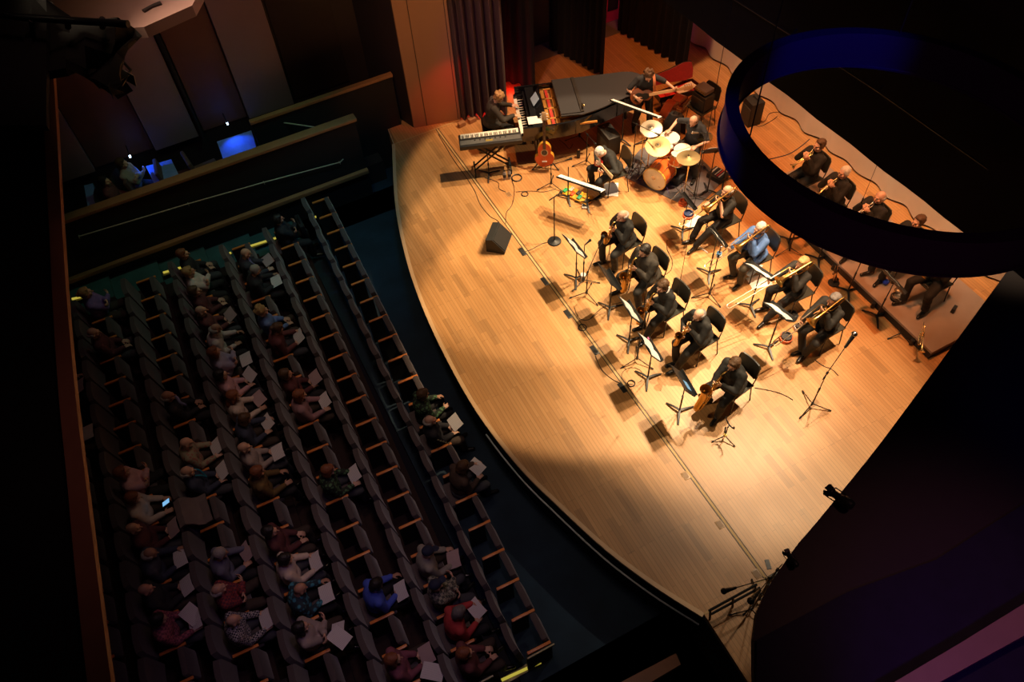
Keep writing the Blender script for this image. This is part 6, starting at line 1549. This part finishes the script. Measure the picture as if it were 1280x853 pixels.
# extras: lettering on a sleeve, lanyard, scarf, phone
def near(lab): return [o for o in COL.objects if o.get('label') == lab and o.get('category') == 'person'][0]
o = near('bald person in a dark jacket with pale sleeve lettering, front row')
q = MB(); 
for i in range(5): q.box((.235 + .012 * i, .02 + .035 * i, .86 - .035 * i), (.012, .022, .035), rot=Rx(.5))
q.obj('sleeve_lettering', mat('pale_gold_print', (.45, .40, .22), .7, var=0), o)
o = near('bald person in black wearing a turquoise lanyard'); MB().tube(smooth_path([V((-.06, .06, 1.02)), V((-.05, .13, .95)), V((0, .16, .78)), V((.05, .13, .95)), V((.06, .06, 1.02))]), .012, 6).obj('lanyard', mat('turquoise_ribbon', (.02, .35, .5), .6, var=0), o)
for lb in ('person in black with a lavender scarf in the fifth row', 'bald person in a dark suit and pale blue collar in the third row'):
    o = near(lb); MB().tube(smooth_path([V((-.07, .02, 1.03)), V((0, .09, 1.0)), V((.06, .10, .92)), V((.03, .14, .78))]), [.026] * 19, 8).obj('scarf' if 'scarf' in lb else 'collar', mat('lavender_cloth', (.32, .32, .60), .8, var=.1), o)
o = near('person in a white blouse holding a glowing phone'); p_ = thing('phone', 'small phone with a lit pale blue screen held in the sixth row', 'phone', o.location, o.rotation_euler.z)
MB().at(T(.02, .40, .74) @ Rx(.5)).box((0, 0, 0), (.08, .15, .009), b=.003).obj('case', BLK, p_); MB().at(T(.02, .40, .74) @ Rx(.5)).box((0, 0, .0055), (.072, .138, .001)).obj('screen', mat('lit_screen', (.2, .3, .4), .2, var=0, emit=(.25, .6, 1), es=.8), p_)
# seats
def place_seat(pr_, x, y, z, rz, lab, row):
    r = pr_.put((x, y, z), rz, lab, 'theatre seats', first=not used[id(pr_)]); used[id(pr_)] = True
cnt = {}
for row in range(1, 8):
    xs = seat_xs(row); n = len(xs)
    for i, x in enumerate(xs):
        y = ROWY(row, x); fromlow = n - 1 - i
        q = occupied.get(row, {}).get(i)
        base_l = 'theatre seat in the %s, %s from the lower aisle' % (RN[row], ORD[fromlow])
        if q: place_seat(PO, x, y, FZ(row), -.029, 'occupied ' + base_l, row)
        elif i == n - 1: place_seat(PE, x, y, FZ(row), -.029, 'empty aisle end ' + base_l, row)
        else: place_seat(PF, x, y, FZ(row), -.029, 'empty folded ' + base_l, row)
# pale end panels at the lower aisle
ENDP = mat('pale_end_panel', (.55, .5, .25), .5, var=.05)
for row in (1, 2):
    x = ROWS[row][1] + .035; o = MB().box((0, -.06, .30), (.03, .40, .60), b=.006).obj('row_end_panel', SEATM, None, (x, ROWY(row, x), FZ(row)), 0); MB().box((.018, -.04, .615), (.02, .42, .045)).obj('pale_strip', ENDP, o)
    tag(o, 'end panel with a pale strip closing the %s at the lower aisle' % RN[row], 'panel')
# black bag beside the person in black, and draped coats
x0 = P(388, 285, FZ(2) + .6); o = MB().box((0, 0, 0), (.40, .10, .30), b=.03).obj('black_bag', mat('bag_black', (.012, .012, .014), .7, var=.1), None, (P(380, 287, FZ(2) + .5).x + .0, ROWY(2, -12) + .32, FZ(2) + .62)); tag(o, 'large black bag held up beside the person at the top of the second row', 'bag')
MB().tube([(-.1, 0, .15), (-.06, 0, .22), (.06, 0, .22), (.1, 0, .15)], .01, 6).obj('handle', BLK, o)
c = P(251, 645, FZ(5) + .88)
gr = [[V((-.24 + .06 * i, y, z + .015 * math.sin(i * 1.9 + y * 12))) for i in range(9)] for y, z in ((-.20, -.25), (-.16, 0.0), (-.08, .03), (.0, -.03), (.06, -.12), (.14, -.16), (.26, -.14))]
xs = seat_xs(5); xx = min(xs, key=lambda v: abs(v - c.x))
o = MB().sheet(gr, .03).obj('draped_coat', mat('grey_coat', (.20, .15, .14), .9, var=.15), None, (xx, ROWY(5, xx) - .24, FZ(5) + .92)); tag(o, 'crumpled grey coat draped over a seat back in the fifth row', 'coat')
for k, (px, row, a, lab) in enumerate((((239, 768), 6, .5, 'loose programme sheet on a lap at the lower end of the fifth row'), ((424, 797), 5, .5, 'large pale programme sheet near the bottom edge beside the patterned shirt'), ((541, 840), 3, .9, 'mauve programme at the bottom edge near the lower aisle'))):
    c = P(*px, FZ(row) + .72)
    o = MB().sheet([[(-.15 + .3 * i / 4, -.11 + .22 * j / 2, .01 * math.sin(i)) for i in range(5)] for j in range(3)], .003).obj('programme', PROG, None, c, a); tag(o, lab, 'programme', 'printed programmes held in the audience')
# two people in the side box
for k, (hp, ip, hr, tc, lab, rz) in enumerate((((150, 200), 3, ('short', 'brown'), 'beige', 'person in a tan jacket leaning forward in the side box', -.5), ((128, 222), 1, ('short', 'dark'), 'maroon', 'person in a dusky red sweater in the side box', -.2))):
    f = BODY[ip]; w = P(hp[0], hp[1], -.1 + 1.22)
    o = link(f['body'], 'person', None, SKIN); o.location = (w.x, w.y, -.1); o.rotation_euler = (0, 0, rz); tag(o, lab, 'person', 'people in the side box')
    link(f['top'], 'top', o, topmat(tc)); link(f['trousers'], 'trousers', o, TROU[0]); [link(me, 'shoe', o) for me in f['shoes']]; link(hm(ip, hr[0]), 'hair', o, HAIRC[hr[1]])
    CHAIR.put((w.x, w.y - .03, -.1), rz, 'dark chair in the side box under the ' + lab.replace(' in the side box', ''), 'dark chairs in the side box')
BRC = mat('brown_chair_cloth', (.13, .07, .06), .8, var=.1)
for k, (hx, hy, rz) in enumerate(((225, 200, -.5), (247, 195, -.35), (258, 180, -.6))):
    w = P(hx, hy, .4); w.x = -14.08; w.y = (-1.42, -.84, -.26)[k]; rz = (-.25, -.1, .1)[k]; r = thing('box_chair', ['brown low chair in the side box nearest the two people', 'brown low chair in the side box, middle of the three empty ones', 'brown low chair in the side box touching the empty blue table'][k], 'chair', (w.x, w.y, -.1), rz, 'brown chairs in the side box')
    MB().box((0, 0, .44), (.50, .50, .10), b=.03).obj('seat', BRC, r); MB().box((0, -.26, .68), (.50, .08, .50), rot=Rx(.12), b=.03).obj('backrest', BRC, r)
    for sx in (-1, 1):
        for sy in (-1, 1): MB().tube([(sx * .2, sy * .2, 0), (sx * .2, sy * .2, .4)], .018, 8).obj('leg', BLKM, r)
# ------------------------------------------------------------------ lights
def spot(name, loc, tgt, e, col, size, blend=.25, soft=.12):
    L = bpy.data.lights.new(name, 'SPOT'); L.energy = e; L.color = col; L.spot_size = R(size); L.spot_blend = blend; L.shadow_soft_size = soft
    o = bpy.data.objects.new(name, L); COL.objects.link(o); o.location = loc; o.rotation_euler = (V(tgt) - V(loc)).to_track_quat('-Z', 'Y').to_euler(); return o
def area(name, loc, tgt, e, col, sx, sy):
    L = bpy.data.lights.new(name, 'AREA'); L.energy = e; L.color = col; L.shape = 'RECTANGLE'; L.size = sx; L.size_y = sy
    o = bpy.data.objects.new(name, L); COL.objects.link(o); o.location = loc; o.rotation_euler = (V(tgt) - V(loc)).to_track_quat('-Z', 'Y').to_euler(); return o
WARM = (1, .72, .42)
# bar of back lights behind the border: the key light of the band
for i, (x, tx, ty, e, sz) in enumerate(((-11.2, -10.9, 6.0, 3200, 31), (-9.4, -9.2, 5.6, 4200, 33), (-7.7, -7.5, 5.4, 4800, 34), (-6.2, -5.8, 6.0, 3900, 31), (-4.9, -4.3, 6.5, 3200, 31))):
    spot('key_light', (x, 9.4, 9.6), (tx, ty, 0), e, WARM, sz, .18 if i < 3 else .55, .07)
spot('key_light', (-6.6, 9.5, 9.7), (-4.2, 5.2, 0), 1150, (1, .86, .68), 34, 1.0, .07)
# softer front light from over the audience
for i, (x, tx) in enumerate(((-11, -9.8), (-8, -7.4), (-5.4, -5.2))):
    spot('front_light', (x, -2.5, 10.4), (tx, 6.3, 0), 1300, (1, .76, .50), 23, .5, .3)
# orange wash upstage
for x, e in ((-12, 1300), (-9.5, 1700), (-7, 2000), (-4.8, 1700)):
    spot('back_wash', (x, 8.6, 9.8), (x, 9.3, 0), e * .92, (1, .30, .08), 40, .8, .2)
def point(name, loc, e, col, soft=.05):
    L = bpy.data.lights.new(name, 'POINT'); L.energy = e; L.color = col; L.shadow_soft_size = soft
    o = bpy.data.objects.new(name, L); COL.objects.link(o); o.location = loc; return o
point('red_lamp', (-13.62, 5.6, .35), 7, (1, .01, .01)); point('red_lamp', (-13.6, 6.4, .12), 4, (1, .02, .02))
for x in (-8.6, -7.0, -5.6): spot('trumpet_light', (x, 6.4, 10.2), (x, 9.8, 1), 650, (1, .66, .38), 24, .8, .2)
spot('orange_wash', (-11.0, 6.8, 9), (-11.9, 5.0, 0), 900, (1, .30, .08), 34, .9, .2)
spot('red_wash', (-11.9, 5.7, 2.4), (-13.45, 4.72, .8), 130, (1, .02, .01), 30, .9, .05)
spot('corner_light', (-3.7, 9.2, 9.3), (-1.6, 3.9, 0), 500, (1, .72, .45), 16, .9, .1)
spot('cap_glow', (-4, 1, 9.5), (-4.5, -1.7, 6), 16, (1, .5, .4), 90, .9, .3)  # added fill that lifts the balcony cap, no fixture behind it
spot('box_people_light', (-11, -1.2, 7), (-14.0, -1.3, .6), 40, (1, .5, .35), 30, .9, .2)  # added warm fill to brighten the people and chairs in the side box
spot('purple_wash', (-10.6, 3.8, 6), (-13.1, 5.8, 1.2), 120, (.5, .05, .8), 26, .8, .1)
spot('curtain_side_light', (-9.0, 2.2, 7.5), (-13.3, 5.2, 2.2), 380, (1, .42, .18), 30, .7, .2)
point('magenta_lamp', (-14.1, d0.y + .1, 1.6), 16, (1, .15, .35))
spot('pillar_light', (-9.5, 1.5, 9), (-13.4, 4.5, 3), 520, (1, .55, .28), 34, .7, .2)
for x in (-12, -10, -8, -6, -4.4): spot('curtain_light', (x, 8.4, 9.2), (x, 11.1, 1.7), 950, (1, .88, .60), 26, .9, .3)
spot('stage_fill', (-8, 1.0, 10.8), (-7.5, 3.5, 0), 150, (1, .62, .30), 90, .8, .5)
# dim house light and coloured spill
for x, e in ((-11, 150), (-8.2, 150), (-5.4, 150), (-3, 150)):
    spot('house_light', (x, 1.6, 10.8), (x, .2, 0), e * 1.25, (1, .70, .66), 44, .9, .4)
for x, e in ((-11, 36), (-7, 36), (-4, 30)):
    spot('house_light', (x, .6, 10.8), (x, -3, 0), e, (1, .45, .42), 36, .9, .4)
spot('aisle_glow', (-12.0, 2.0, 6), (-12.8, -.2, -1), 90, (.25, 1, .55), 70, .8, .3)
spot('teal_glow', (-10.5, 3.2, 5), (-12.2, 2.0, -1), 110, (.1, .6, 1), 60, .9, .3)
spot('violet_spill', (-3.4, .2, 7), (-4.2, -1.0, -1), 50, (.30, .12, 1), 55, .9, .3)
spot('violet_box', (.6, 1.6, 7.5), (P(1300, 850, 5).x, P(1300, 850, 5).y, 5), 45, (.35, .05, 1), 60, .9, .1)
spot('box_glow', (-.6, 3.6, 9.0), (P(1190, 790, 5).x, P(1190, 790, 5).y, 5), 60, (1, .45, .4), 50, .9, .1)  # added dim warm fill for the rail on the right slab
spot('purple_ring_light', (.6, .9, 9.6), (-2.0, 3.0, 7.9), 26, (.9, .22, .7), 50, .9, .1)  # added fill to tint the near side of the ring purple
t1 = P(1046, 62, 7.9); c_ = V((-2.31, 3.54, 7.9))
spot('blue_ring_light', c_ + (c_ - t1).normalized() * .6 + V((0, 0, 1.2)), t1, 120, (.01, .02, 1), 34, .8, .05)
t2 = P(903, 175, 7.9)
spot('blue_ring_light', t2 + (t2 - c_).normalized() * 1.3 + V((0, 0, .9)), t2, 60, (.03, .03, 1), 26, .9, .05)
spot('wall_glow', (-9, -1, 9), (-14.7, 0.5, 5), 240, (1, .52, .45), 50, .9, .3)
w = bpy.data.worlds.new('world'); S.world = w; w.use_nodes = True
w.node_tree.nodes['Background'].inputs[0].default_value = (.35, .22, .30, 1); w.node_tree.nodes['Background'].inputs[1].default_value = .006
